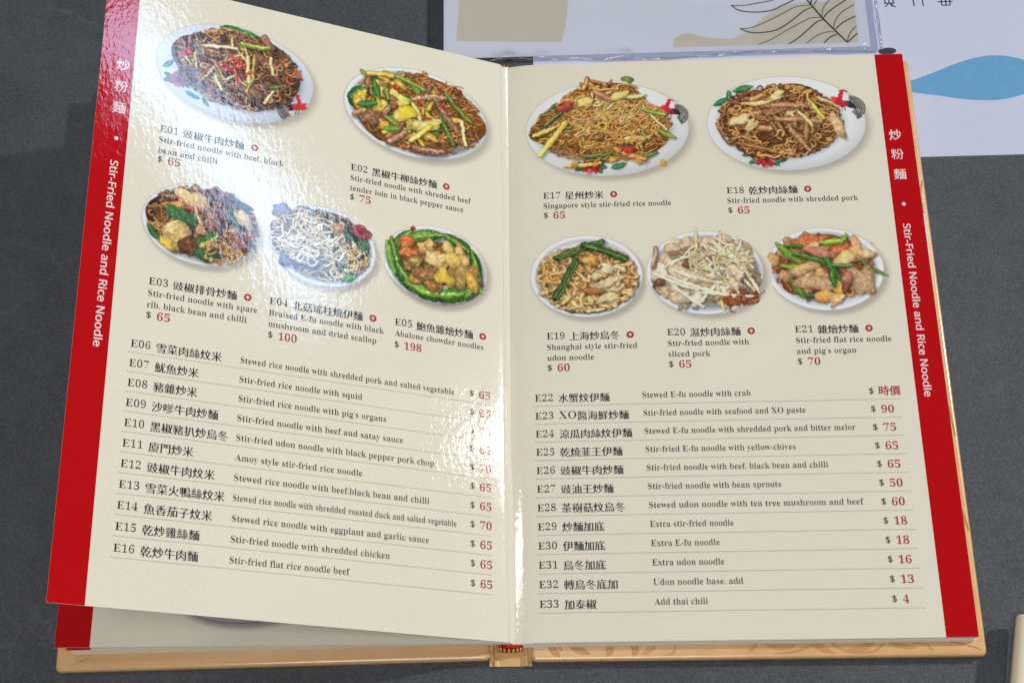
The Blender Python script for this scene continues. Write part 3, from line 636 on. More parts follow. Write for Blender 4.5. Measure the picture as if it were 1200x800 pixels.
gl((226.2, 185.1), (234.0, 185.2)); gl((228.3, 182.9), (232.4, 182.9)); gl((228.2, 182.9), (228.2, 188)); gl((232.5, 182.9), (232.5, 188)); gl((230.4, 183), (230.4, 197)); gl((228.2, 188), (232.5, 188)); gl((227, 191), (234, 191))
gm.make('printed_characters', M['line_art'], pm)

ls = empty('printed_sheet', (80, 250, TZ))
tag(ls, label='white sheet with beige shapes and a line drawn leaf, inside a clear sleeve', category='printed sheet')
sheet('sheet', -31.6, 189.0, 158.9, 352, TZ+.62, .25, M['sheet'], ls)
q = Mesh(); ZP = TZ+.66
q.add([(-25, 169.6, ZP), (30, 167.0, ZP), (33, 180, ZP), (34.6, 196, ZP), (34, 214, ZP), (30, 240, ZP), (-20, 240, ZP)], [(0, 1, 2, 3, 4, 5, 6)]); q.make('beige_block_print', M['beige'], ls)
hill = [(87.6, 162.0), (88.6, 166.8), (93.2, 169.8), (98.5, 169.6), (105.4, 167.2), (117.6, 165.9), (123.3, 168.2), (129.2, 172.2), (135.3, 178.2), (141.2, 182.2), (147.0, 185.3), (154.2, 186.8), (162, 187.4), (172, 188.1), (183.3, 196)]
hb = bez(hill, 4); q = Mesh()
v = [(x, y, ZP) for x, y in hb]+[(x if x < 183 else 183, 161.6, ZP) for x, y in hb]; n = len(hb)
q.add(v, [(i+n, i+n+1, i+1, i) for i in range(n-1)]); q.make('beige_hill_print', M['beige'], ls)
LEAF = [[[119.4, 186.5], [126.0, 186.3], [133.2, 187.5], [142.5, 189.7], [152, 197]], [[119.4, 186.5], [123.7, 183.2], [131.3, 181.9], [139.8, 182.6], [145.6, 185.4], [152.6, 189.3], [158, 196]], [[122.9, 172.1], [127.8, 172.2], [135.0, 174.9], [145.2, 180.3], [152.6, 184.3], [160.4, 185.3]], [[122.9, 172.1], [126.9, 169.9], [132.5, 169.1], [141.6, 170.5], [149.0, 175.2], [156.5, 181.6], [161.3, 184.0]], [[131.6, 162.0], [138.4, 164.8], [147.2, 170.3], [156.0, 175.4], [160.4, 177.3], [165.9, 177.3]], [[147.2, 161.7], [152.3, 165.1], [158.4, 170.7], [162.9, 174.7], [166.5, 176.2]], [[156.2, 161.7], [162.2, 166.4], [167.2, 168.3], [171.4, 168.3]], [[165.2, 161.6], [169.0, 165.3], [173.0, 166.9]], [[162.1, 184.8], [163.3, 187.3], [164.5, 188.9], [168, 197]], [[160.4, 185.7], [161.4, 189.0], [162, 196]], [[165.6, 177.9], [166.8, 182.9], [168.9, 186.2], [171.2, 188.7], [178, 196]], [[166.3, 177.1], [169.8, 181.1], [175.1, 185.1], [179.9, 188.3], [183, 190]], [[170.9, 170.2], [172.4, 175.2], [176.0, 180.1], [183.0, 184.9]], [[171.9, 169.8], [176.1, 173.8], [183, 177.6]], [[177.0, 161.8], [179.3, 167.5], [183, 171.6]], [[177.3, 161.6], [180.7, 164.9], [183, 167.0]], [[152, 200], [158.6, 189.1], [165.9, 177.1], [171.5, 169.4], [177.3, 161.6]]]
q = Mesh()
for i, p in enumerate(LEAF): ribbon(bez(p, 6), .85 if i == 16 else (.42 if i % 2 == 0 else .62), ZP+.03, .15, q)
q.make('leaf_line_print', M['line_art'], ls)

# clear plastic sleeve: two films with a wavy open mouth at the bottom and a welded strip at the right
sl = empty('plastic_sleeve', (80, 250, TZ))
tag(sl, label='clear plastic sleeve with wavy glinting bottom edge over the printed sheet', category='plastic sleeve')
nx, ny = 150, 60; xs = np.linspace(-39.4, 192.4, nx); ys = 155.6+(np.linspace(0, 1, ny)**2.8)*200
def film(z, amp, name):
    vs = []
    for j, y in enumerate(ys):
        for x in xs:
            t = (y-155.6)/2.2; k = t*math.exp(1-t) if amp > 0 else 0
            bump_ = 1.5*math.exp(-((x-2)/8)**2)+.9*math.exp(-((x-20)/5)**2)+1.2*math.exp(-((x-62)/9)**2)+.8*math.exp(-((x-118)/9)**2)
            dz = k*(.35+.25*math.sin(x*.31+2)+.18*math.sin(x*.73)+bump_)
            dy = math.exp(-t*.5)*(.9*math.sin(x*.05+1.0)+.35*math.sin(x*.21)) if amp > 0 else 0
            lift = .18*math.sin(x*.09+y*.05)*math.sin(y*.07-x*.02)+.18
            vs.append((x, y+dy+(2.2 if x < 22 else 0)*k*0, z+max(0, dz)+lift*(amp > .2)))
    fs = np.array([[j*nx+i, j*nx+i+1, (j+1)*nx+i+1, (j+1)*nx+i] for j in range(ny-1) for i in range(nx-1)])
    return mk(name, vs, fs, M['film'], sl, smooth=True)
film(TZ+.80, .55, 'front_film'); film(TZ+.30, .0, 'back_film')
q = Mesh(); tube(q, [(193.6+.15*math.sin(y*.3), y, TZ+1.25+.12*math.sin(y*.8)) for y in np.linspace(156.5, 352, 90)], 1.35, 10); q.make('side_seam', M['film'], sl, True)
q = Mesh(); tube(q, [(-39.3, y, TZ+.75) for y in np.linspace(156, 352, 20)], .22, 6); tube(q, [(-38.8, 177.2, TZ+.9), (-35, 177.3, TZ+.9), (-32.2, 177.2, TZ+.9)], .12, 6); tube(q, [(x, 156.2+.9*math.sin(x*.05+1), TZ+1.25+.5*math.sin(x*.115+.6)) for x in np.linspace(-39, 190, 90)], .20, 6)
q.make('welded_edge', M['film'], sl, True)

# cream stick at the lower right corner, its far end held up on a small rest outside the picture
st = empty('cream_stick', (218, -160, TZ))
tag(st, label='cream round stick lying at the lower right corner beside the menu', category='stick')
a = Vector((223.2, -139.5, -.4)); d = Vector((-.212, -.977, -.006)).normalized()
q = Mesh(); ps = []; rs = []
for s, r in ((0, 2.6), (.25, 3.3), (.7, 3.7), (1.4, 3.9), (30, 4.1), (80, 4.6), (160, 5.2)): ps.append(a+d*s); rs.append(r)
tube(q, ps, rs, 28); q.make('shaft', M['stick'], st, True)
rt = beveled_box('stick_rest', 196, 220, -206, -192, TZ, -5.35, 1.0, M['stick'])
tag(rt, label='small cream rest holding up the cream stick beyond the menu corner', category='chopstick rest')

# ---------------------------------------------------------------- the menu book
W = 202.0; HH = 148.5
book = empty('open_menu_book', (0, 0, TZ))
tag(book, label='open hardcover noodle menu with gold cover, red side bands and dish photographs', category='menu')
BT, BB = -4.3, -8.72
rc = beveled_box('cover_board', 7.6, 206.0, -155.9, 147.5, BB, BT, 1.5, M['board'], book, rc=2.6)
lc = beveled_box('cover_board', -204.6, -10.4, -155.0, 150.5, BB, BT, 1.5, M['board'], book, rot=math.radians(.9), piv=(-10.4, -155), rc=2.6)
# spine piece with its two hinge grooves
pr = [(-10.8, -8.55), (-9.6, -8.5), (-8.4, -7.6), (-7.4, -7.9), (-6.6, -8.3), (4.2, -8.3), (5.0, -7.9), (6.0, -7.6), (7.0, -8.3), (8.0, -8.55)]
q = Mesh(); n = len(pr); y0, y1 = -157.2, 150.6
v = [(x, y, z) for y in (y0, y1) for x, z in pr]+[(x, y, -8.9) for y in (y0, y1) for x, z in pr]
q.add(v, [(i, i+1, n+i+1, n+i) for i in range(n-1)]+[(2*n+i+1, 2*n+i, 3*n+i, 3*n+i+1) for i in range(n-1)]+[(2*n+i, 2*n+i+1, i+1, i) for i in range(n-1)]+[(n+i, n+i+1, 3*n+i+1, 3*n+i) for i in range(n-1)]+[(0, n, 3*n, 2*n), (n-1, 3*n-1, 4*n-1, 2*n-1)])
q.make('spine', M['board'], book)
for x0, x1 in ((-10.6, -9.2), (6.3, 7.8)):      # cloth joints that step up to the boards
    q = Mesh()
    tube(q, [((x0+x1)/2, y, -6.6) for y in np.linspace(-155.6, 147, 12)], [1.1]*12, 10)
    q.make('hinge_joint', M['board'], book, True)
# striped headbands, one red and yellow bead after another along the arc
for yc, sgn in ((-148.6, -1), (147.6, 1)):
    hb = None; q = Mesh(); nb = 15
    for i in range(nb):
        t0 = i/nb; th = math.pi*(.06+.88*t0)
        x = -1.6-5.6*math.cos(th); z = -5.2+2.2*math.sin(th)
        y = yc+sgn*(.5+1.1*math.sin(th))
        dx = math.cos(th)*.25
        pts = [(x-dx, y-sgn*1.4, z+.3), (x, y+sgn*.2, z+.35), (x+dx, y+sgn*1.3, z-.9), (x+dx*1.2, y+sgn*1.2, z-2.2)]
        tube(q, bez(pts, 3), .42, 7, m=i % 2)
    q.make('headband', [M['band_red'], M['band_yellow']], book, True)
q = Mesh()
tube(q, bez([(-6.6, -149.0, -4.2), (-4, -149.7, -2.6), (-1.5, -149.9, -2.1), (1.5, -149.7, -2.6), (3.8, -149.0, -4.2)], 5), .8, 8)
q.make('headband_cord', M['band_red'], book, True); q = Mesh()
tube(q, bez([(-6.6, 148.0, -4.5), (-4, 148.8, -3.2), (-1.5, 149.1, -2.7), (1.5, 148.8, -3.2), (3.8, 148.0, -4.6)], 5), .55, 8)
q.make('headband_cord', M['band_red'], book, True)

# flourishes printed on the gold cover
zc = BT+.04
for p, w_, tp in (([(15, -146), (17.5, -151), (20.5, -154.0)], 3.4, .8), ([(18, -147), (21.5, -151.5)], 1.2, .6), ([(23, -147.8), (28, -150.5), (34, -153.2)], 3.4, .95), ([(41.5, -147), (42.3, -151), (41.0, -154.0)], 3.6, .8),
        ([(51, -147), (53.5, -151), (52.6, -154.0)], 3.4, .85), ([(64, -148), (61, -151), (57, -154)], 1.2, .7), ([(61.5, -148), (59, -151), (56, -153.5)], .9, .7), ([(71, -147.5), (71, -151), (69.5, -153.4), (66.5, -153.6)], .8, .5),
        ([(103, -147), (106, -150), (103, -153)], 2.0, .7), ([(108, -147), (113, -150), (121, -150.5), (126, -147)], 3.2, .9), ([(114, -153.8), (122, -153.2), (131, -150), (134, -146)], 1.1, .6), ([(128, -147), (134, -151), (140, -154)], 3.2, .9),
        ([(136, -147), (143, -152), (150, -154)], 1.0, .5), ([(145, -153), (153, -151.5), (159, -148)], 3.0, .9), ([(150, -154), (158, -153), (164, -148)], 1.0, .5), ([(162, -148), (168, -150.5), (176, -152)], 2.6, .95), ([(174, -150), (180, -150.5), (183, -153.5)], .9, .6),
        ([(203.6, 60), (203, 70), (205, 78)], 1.0, .6), ([(203.4, -40), (204.6, -55)], .8, .5), ([(203.2, -90), (205, -100)], 1.0, .8)):
    zc += .007; q = Mesh(); ribbon(bez(p, 6), w_, zc, tp, q); q.make('printed_flourish', M['board_dark'], rc)
q = Mesh(); tube(q, bez([(189, -149.2, BT+.02), (197, -150.9, BT+.02), (203.4, -153.2, BT-.05), (205.2, -154.8, BT-1.0)], 6), .13, 5); q.make('corner_fold', M['fold_line'], rc, True)
cs, sn = math.cos(math.radians(.9)), math.sin(math.radians(.9))
def rl(x, y): dx, dy = x+10.4, y+155; return (-10.4+dx*cs-dy*sn, -155+dx*sn+dy*cs)
q = Mesh(); tube(q, bez([rl(-189, -149)+(BT+.02,), rl(-196, -151.5)+(BT+.02,), rl(-202, -153.6)+(BT-.5,)], 6), .09, 5); q.make('corner_fold', M['fold_line'], lc, True)

# page surfaces. u = distance from the gutter, v = height on the page, h = height above the paper
class Surf:
    """side +1 right, -1 left; ang = slope of the leaf; z0 = height at the gutter; dip = sag into the gutter"""
    def __init__(s, side, ang, z0=0, dip=2.2, dl=6.0, rot=0, curl=0, u0=0, lift=0):
        s.side, s.a, s.z0, s.dip, s.dl, s.rot, s.curl, s.lift = side, math.radians(ang), z0, dip, dl, math.radians(rot), curl, lift
    def __call__(s, u, v, h=0.0):
        u = np.asarray(u, float); v = np.asarray(v, float)
        e = np.exp(-np.clip(u, 0, None)/s.dl)
        off = -s.dip*e+s.curl*(u/W)**2+h; do = s.dip/s.dl*e+2*s.curl*u/W/W
        # h is applied along the plane normal, corrected for the slope of the dip
        ca, sa = math.cos(s.a), math.sin(s.a)
        uu = u-h*do
        x = uu*ca-off*sa; z = uu*sa+off*ca+s.z0
        y = v+0*x
        if s.rot:
            c, n = math.cos(s.rot), math.sin(s.rot); x, y = x*c-(y+HH)*n*s.side*-1, (y+HH)*c+x*n*-1*1-HH
        return np.stack([s.side*x, y, z], -1)
ugrid = np.concatenate([np.linspace(0, 20, 34), np.linspace(22, W, 46)])
vgrid = np.linspace(-HH, HH, 60)
def leaf(surf, name, mat, th=.36, width=W, label=None, vg=vgrid):
    ug = ugrid*(width/W); nu, nv = len(ug), len(vg)
    U, V = np.meshgrid(ug, vg)
    top = surf(U, V, 0).reshape(-1, 3); bot = surf(U, V, -th).reshape(-1, 3)
    n = nu*nv
    F = [(j*nu+i, j*nu+i+1, (j+1)*nu+i+1, (j+1)*nu+i) for j in range(nv-1) for i in range(nu-1)]
    B = [(n+a, n+d, n+c, n+b_) for a, b_, c, d in F]
    E = []
    for i in range(nu-1): E += [(i+1, i, n+i, n+i+1), ((nv-1)*nu+i, (nv-1)*nu+i+1, n+(nv-1)*nu+i+1, n+(nv-1)*nu+i)]
    for j in range(nv-1): E += [(j*nu, (j+1)*nu, n+(j+1)*nu, n+j*nu), ((j+1)*nu+nu-1, j*nu+nu-1, n+j*nu+nu-1, n+(j+1)*nu+nu-1)]
    E = [tuple(i+2*n for i in f) for f in E]
    allf = F+B+E
    if surf.side < 0: allf = [f[::-1] for f in allf]
    o = mk(name, np.concatenate([top, bot, top, bot]), allf, [mat, M['edge']], book, [0]*len(F)+[0]*len(B)+[1]*len(E))
    sm = np.array([True]*(len(F)+len(B))+[False]*len(E)); o.data.polygons.foreach_set('use_smooth', sm)
    if label: o['label'] = label
    return o
def patch(surf, name, u0, u1, v0, v1, mat, parent, h=.035, nu=10, nv=60):
    U, V = np.meshgrid(np.linspace(u0, u1, nu), np.linspace(v0, v1, nv)); P = surf(U, V, h).reshape(-1, 3)
    F = [(j*nu+i, j*nu+i+1, (j+1)*nu+i+1, (j+1)*nu+i) for j in range(nv-1) for i in range(nu-1)]
    if surf.side < 0: F = [f[::-1] for f in F]
    return mk(name, P, F, mat, parent, smooth=True)

LEFT = Surf(-1, 26.06, 0, 2.2, 1.0)
RIGHT = Surf(1, 0, 0, 3.3, 8.0)
pl = leaf(LEFT, 'page', M['page'], label='lifted left page with dishes E01 to E16')
prr = leaf(RIGHT, 'page', M['page'], label='flat right page with dishes E17 to E33')
patch(LEFT, 'side_band', 187.0, W-.02, -HH+.05, HH-.05, M['band'], pl)
patch(RIGHT, 'side_band', 188.0, W-.02, -HH+.05, HH-.05, M['band'], prr)
# leaves below the lifted one
L2 = Surf(-1, 2.5, -.5, 1.6, 6.0, rot=.35, curl=0); p2 = leaf(L2, 'page', M['page'], label='second page lying in the shade under the lifted one')
patch(L2, 'side_band', 186.5, W-.02, -HH+.05, HH-.05, M['band'], p2)
L3 = Surf(-1, .9, -.9, 1.4, 6.0, rot=.30, curl=-.6); p3 = leaf(L3, 'page', M['page'], width=198.6)
patch(L3, 'side_band', 187.5, 198.55, -HH+.05, -60, M['band'], p3)
for k in range(4):
    s_ = Surf(-1, .25-.12*k, -1.5-.62*k, 1.3, 6.0, rot=.3+.06*k, curl=-.25); leaf(s_, 'page', M['page'], width=197.2-.5*k)
for k in range(6):
    s_ = Surf(1, 0, -.62-.60*k, 3.0-.32*k, 8.0, rot=.05*((k*37) % 5-2)*.3)
    leaf(s_, 'page', M['page'], width=201.2-.35*((k*7) % 3), vg=vgrid-.22*(k+1)+.1*((k*5) % 3)) if k else None
    if not k:
        pk = leaf(s_, 'page', M['page'], width=201.2, vg=vgrid-.25); patch(s_, 'side_band', 187.4, 201.15, -HH-.2, -HH+6, M['band'], pk)
# gutter fold lines: worn paper, with its highlight put into the pale colour
q = Mesh(); rnd = random.Random(4)
for base, side, srf in ((.25, 1, RIGHT), (1.9, -1, LEFT)):
    pts = [tuple(srf(base+.10*math.sin(v*.05+base)+.05*rnd.random(), v, .10)) for v in np.linspace(-HH+.2, HH-.2, 150)]
    tube(q, pts, [.17+.09*rnd.random() for _ in pts], 6)
q.make('gutter_fold', M['fold'], prr, True)
# ---------------------------------------------------------------- dish pictures printed on the pages
def finish(c):
    rng = c.rng
    wx = (vnoise(c.H, c.W, 15, rng)-.5)*.75+(vnoise(c.H, c.W, 6, rng)-.5)*.45
    wy = (vnoise(c.H, c.W, 15, rng)-.5)*.75+(vnoise(c.H, c.W, 6, rng)-.5)*.45
    jj, ii = np.mgrid[0:c.H, 0:c.W]
    d = np.clip(c.pmask, 0, 1)
    ii = np.clip(np.round(ii+wx*SP*d), 0, c.W-1).astype(int); jj = np.clip(np.round(jj+wy*SP*d), 0, c.H-1).astype(int)
    c.c = c.c[jj, ii]
    g = 1+(vnoise(c.H, c.W, 2.2, rng)-.5)[..., None]*.14*d[..., None]+(vnoise(c.H, c.W, 9, rng)-.5)[..., None]*.22*d[..., None]
    c.c = np.clip(c.c*g, 0, 1)
    fm_ = (d*(c.a > .9))[..., None]; c.c = c.c*(1-fm_)+(c.c**.80*np.array((1.03, .99, .92)))*fm_
    gl_ = np.clip(vnoise(c.H, c.W, 3, rng)*vnoise(c.H, c.W, 5, rng)-.62, 0, 1)*2.2*d
    c.c = np.clip(c.c+gl_[..., None]*np.array((1, .97, .9)), 0, .97)
    lum_ = c.c.mean(2, keepdims=True); c.c = np.clip(lum_+(c.c-lum_)*.90, 0, 1)
    # slight softness of the print screen
    k = c.c.copy(); k[1:-1, 1:-1] = (c.c[1:-1, 1:-1]*2+c.c[:-2, 1:-1]+c.c[2:, 1:-1]+c.c[1:-1, :-2]+c.c[1:-1, 2:])/6; c.c = k
    return c
NDISH = [0]
def dish_photo(surf, cu, cv, fn, parent, k=.62):
    c = finish(fn())
    Hc, Wc = c.H//2*2, c.W//2*2
    rgb = c.c[:Hc, :Wc].reshape(Hc//2, 2, Wc//2, 2, 3).mean((1, 3)); al = c.a[:Hc, :Wc].reshape(Hc//2, 2, Wc//2, 2).mean((1, 3))
    X = (np.arange(Wc//2)*2+1)/SP-c.w/2; Y = (np.arange(Hc//2)*2+1)/SP-c.h/2
    X, Y = np.meshgrid(X, Y); nu, nv = X.shape[1], X.shape[0]
    U = cu+surf.side*X; V = cv+Y
    NDISH[0] += 1
    P = surf(U, V, .03+.006*(NDISH[0] % 5)).reshape(-1, 3)
    col = np.concatenate([np.clip(lin(rgb)/EREF*1.03, 0, .92), al[..., None]], -1).reshape(-1, 4)
    J, I = np.mgrid[0:nv-1, 0:nu-1]; a = (J*nu+I)
    keep = (al[:-1, :-1]+al[1:, 1:]+al[1:, :-1]+al[:-1, 1:]) > .004
    a = a[keep]; F = np.stack([a, a+1, a+nu+1, a+nu], -1)
    used = np.unique(F); rm = np.zeros(len(P), int); rm[used] = np.arange(len(used))
    return mk('dish_photo', P[used], rm[F], M['dish'], parent, smooth=True, attr=col[used])
dish_photo(LEFT, 139.2, 109.0, dish_E01, pl); dish_photo(LEFT, 48.0, 108.5, dish_E02, pl)
dish_photo(LEFT, 151.0, 26.8, dish_E03, pl); dish_photo(LEFT, 93.6, 27.2, dish_E04, pl); dish_photo(LEFT, 37.4, 27.9, dish_E05, pl)
dish_photo(RIGHT, 51.2, 109.4, dish_E17, prr); dish_photo(RIGHT, 140.4, 110.0, dish_E18, prr)
dish_photo(RIGHT, 38.0, 28.3, dish_E19, prr); dish_photo(RIGHT, 94.9, 28.7, dish_E20, prr); dish_photo(RIGHT, 152.2, 29.2, dish_E21, prr)
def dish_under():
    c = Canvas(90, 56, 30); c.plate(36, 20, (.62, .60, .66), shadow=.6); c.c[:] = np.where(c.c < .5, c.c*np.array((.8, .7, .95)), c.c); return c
dish_photo(L2, 121, -118.6, dish_under, p2)

# ---------------------------------------------------------------- lettering
def serif(s):      # upright roman letters with serifs
    o = ''
    for ch in s:
        if 'A' <= ch <= 'Z': o += chr(0x1D400+ord(ch)-65)
        elif 'a' <= ch <= 'z': o += chr(0x1D41A+ord(ch)-97)
        elif ch.isdigit(): o += chr(0x1D7CE+int(ch))
        else: o += ch
    return o
def sans(s):
    o = ''
    for ch in s:
        if 'A' <= ch <= 'Z': o += chr(0x1D5A0+ord(ch)-65)
        elif 'a' <= ch <= 'z': o += chr(0x1D5BA+ord(ch)-97)
        elif ch.isdigit(): o += chr(0x1D7E2+int(ch))
        else: o += ch
    return o
#        style: converter, weight change across (x) and along (y), reference height
STYLE = {'serif': (serif, -.0185, .0075), 'code': (serif, -.027, .004), 'cjk': (lambda s: s, .021, -.007), 'cjkbold': (lambda s: s, .016, .008),
         'price': (serif, -.010, .004), 'band': (sans, .020, .014), 'dollar': (lambda s: s, .004, .0)}
JOBS = []          # (style, text)
def key(style, text):
    k = (style, text)
    if k not in JOBS: JOBS.append(k)
    return k
PRINTS = []
def prnt(name, parent, surf, runs, h=.075, label=None):
    """runs: (style, text, u at the left end, baseline v, height mm, width mm or None, material slot)"""
    PRINTS.append((name, parent, surf, [(key(r[0], r[1]),)+tuple(r[2:]) for r in runs], h, label))
def ux(surf, u, x): return u+surf.side*x

DESC_CAP, CODE_CAP, PRICE_CAP, EM = 2.85, 3.3, 3.9, 4.84
def price(parent, surf, u, v, amt, dx=4.7):
    amt_w = {1: 2.6, 2: 5.7, 3: 8.6}[len(amt)] if amt.isdigit() else 0
    runs = [('dollar', '$', u, v, 3.3, 2.1, 0)]
    if amt.isdigit(): runs.append(('price', amt, ux(surf, u, dx), v-.15, PRICE_CAP, amt_w, 1))
    else: runs.append(('cjkbold', amt, ux(surf, u, dx-.2), v-.2, 'em5.1', 5.1*len(amt)-.3, 1))
    prnt('price', parent, surf, runs)
def badge(parent, surf, u, v, r=1.75):
    t = np.linspace(0, 2*math.pi, 25)[:-1]
    o = Mesh()
    def pts(L, hh): 
        P = surf(np.array([ux(surf, u, a) for a, b in L]), np.array([v+b for a, b in L]), hh); return [tuple(p) for p in P]
    c = pts([(r*math.cos(a), r*math.sin(a)) for a in t], .075)
    f = tuple(range(24)); o.add(c, [f if surf.side > 0 else f[::-1]], 0)
    for L in ([(-.22, -1.0), (.22, -1.0), (.22, .3), (-.22, .3)], [(-.95, -.05), (-.6, -.4), (.15, .55), (0, 1.05)], [(0, 1.05), (-.15, .55), (.6, -.4), (.95, -.05)]):
        p = pts(L, .10); f = (0, 1, 2, 3); o.add(p, [f if surf.side > 0 else f[::-1]], 1)
    o.make('arrow_badge', [M['ink_red'], M['page']], parent)
def caption(parent, surf, u, v, code, zh, lines, amt, vp):
    """dish caption: code and name, english lines with their widths, price"""
    prnt('dish_name', parent, surf, [('code', code, u, v, CODE_CAP, 8.4, 0), ('cjk', zh, ux(surf, u, 10.7), v-.55, 'em', EM*len(zh)-.35, 0)])
    badge(parent, surf, ux(surf, u, 10.7+EM*len(zh)+4.6), v+1.4)
    for i, (s, wd) in enumerate(lines):
        prnt('dish_description', parent, surf, [('serif', s, u, v-5.45-5.45*i, DESC_CAP, wd, 0)])
    price(parent, surf, u, vp, amt)
caption(pl, LEFT, 172.8, 69.9, 'E01', '豉椒牛肉炒麵', [('Stir-fried noodle with beef, black', 58.6), ('bean and chilli', 27.2)], '65', 54.0)
caption(pl, LEFT, 81.3, 70.0, 'E02', '黑椒牛柳絲炒麵', [('Stir-fried noodle with shredded beef', 62.2), ('tender loin in black pepper sauce', 58.2)], '75', 54.0)
caption(pl, LEFT, 172.2, -6.0, 'E03', '豉椒排骨炒麵', [('Stir-fried noodle with spare', 49.0), ('rib, black bean and chilli', 44.3)], '65', -22.2)
caption(pl, LEFT, 117.8, -6.0, 'E04', '北菇瑤柱燒伊麵', [('Braised E-fu noodle with black', 54.6), ('mushroom and dried scallop', 51.0)], '100', -22.5)
caption(pl, LEFT, 57.8, -6.0, 'E05', '鮑魚雜燴炒麵', [('Abalone chowder noodles', 44.6)], '198', -17.4)
caption(prr, RIGHT, 18.3, 71.0, 'E17', '星州炒米', [('Singapore style stir-fried rice noodle', 62.5)], '65', 60.0)
caption(prr, RIGHT, 108.3, 71.2, 'E18', '乾炒肉絲麵', [('Stir-fried noodle with shredded pork', 63.3)], '65', 60.2)
caption(prr, RIGHT, 18.2, -4.2, 'E19', '上海炒烏冬', [('Shanghai style stir-fried', 42.5), ('udon noodle', 22.0)], '60', -20.5)
caption(prr, RIGHT, 75.2, -3.6, 'E20', '濕炒肉絲麵', [('Stir-fried noodle with', 38.0), ('sliced pork', 19.6)], '65', -20.0)
caption(prr, RIGHT, 135.2, -3.5, 'E21', '雜燴炒麵', [("Stir-fried flat rice noodle", 44.5), ("and pig's organ", 27.6)], '70', -20.0)

def row(parent, surf, i, code, zh, s, wd, amt, x):
    b = x['b']-x['p']*i
    runs = [('code', code, x['u'], b, CODE_CAP, 8.4, 0)]
    k = ux(surf, x['u'], 11.0)
    if zh.startswith('XO'):
        runs.append(('code', 'XO', k, b, CODE_CAP+.3, 8.0, 0)); zh = zh[2:]; k = ux(surf, k, 8.5)
    runs.append(('cjk', zh, k, b-.6, 'em', EM*len(zh)-.35, 0))
    prnt('dish_name', parent, surf, runs)
    prnt('dish_description', parent, surf, [('serif', s, x['ue']+x['du']*i, b+x['db'], DESC_CAP, wd, 0)])
    price(parent, surf, x['up'], b+x['dp'], amt)
    v = b-2.45; n = int(abs(x['d1']-x['d0'])/.92); us = np.linspace(x['d0'], x['d1'], n); o = []; f = []
    for u in us:
        for a, c_ in ((-.21, -.17), (.21, -.17), (.21, .17), (-.21, .17)): o.append((u+surf.side*a, v+c_))
    o = np.array(o); P = surf(o[:, 0], o[:, 1], .05)
    F = np.arange(len(o)).reshape(-1, 4)
    if surf.side < 0: F = F[:, ::-1]
    mk('dotted_line', P, np.ascontiguousarray(F), M['ink_grey'], parent)
LR = dict(u=177.7, b=-36.2, p=8.93, ue=129.6, du=0, db=0.0, up=20.3, dp=.3, d0=178.2, d1=10.6)
for i, r in enumerate([('E06', '雪菜肉絲炆米', 'Stewed rice noodle with shredded pork and salted vegetable', 101.5, '65'), ('E07', '魷魚炒米', 'Stir-fried rice noodle with squid', 56.6, '65'),
        ('E08', '豬雜炒米', "Stir-fried rice noodle with pig's organs", 68.3, '70'), ('E09', '沙嗲牛肉炒麵', 'Stir-fried noodle with beef and satay sauce', 76.5, '65'),
        ('E10', '黑椒豬扒炒烏冬', 'Stir-fried udon noodle with black pepper pork chop', 91.5, '70'), ('E11', '廈門炒米', 'Amoy style stir-fried rice noodle', 57.5, '65'),
        ('E12', '豉椒牛肉炆米', 'Stewed rice noodle with beef,black bean and chilli', 89.3, '65'), ('E13', '雪菜火鴨絲炆米', 'Stewed rice noodle with shredded roasted duck and salted vegetable', 102.5, '70'),
        ('E14', '魚香茄子炆米', 'Stewed rice noodle with eggplant and garlic sauce', 89.3, '65'), ('E15', '乾炒雞絲麵', 'Stir-fried noodle with shredded chicken', 71.0, '65'),
        ('E16', '乾炒牛肉麵', 'Stir-fried flat rice noodle beef', 52.8, '65')]):
    row(pl, LEFT, i, *r, LR)
RR = dict(u=11.9, b=-35.4, p=8.87, ue=62.0, du=.06, db=.6, up=166.6, dp=0, d0=11.7, d1=180.0)
for i, r in enumerate([('E22', '水蟹炆伊麵', 'Stewed E-fu noodle with crab', 50.0, '時價'), ('E23', 'XO醬海鮮炒麵', 'Stir-fried noodle with seafood and XO paste', 74.6, '90'),
        ('E24', '涼瓜肉絲炆伊麵', 'Stewed E-fu noodle with shredded pork and bitter melor', 96.5, '75'), ('E25', '乾燒韮王伊麵', 'Stir-fried E-fu noodle with yellow-chives', 68.4, '65'),
        ('E26', '豉椒牛肉炒麵', 'Stir-fried noodle with beef, black bean and chilli', 82.2, '65'), ('E27', '豉油王炒麵', 'Stir-fried noodle with bean sprouts', 60.2, '50'),
        ('E28', '茶樹菇炆烏冬', 'Stewed udon noodle with tea tree mushroom and beef', 96.3, '60'), ('E29', '炒麵加底', 'Extra stir-fried noodle', 37.5, '18'),
        ('E30', '伊麵加底', 'Extra E-fu noodle', 30.6, '18'), ('E31', '烏冬加底', 'Extra udon noodle', 32.0, '16'),
        ('E32', '轉烏冬底加', 'Udon noodle base, add', 39.6, '13'), ('E33', '加泰椒', 'Add thai chili', 23.4, '4')]):
    row(prr, RIGHT, i, *r, RR)

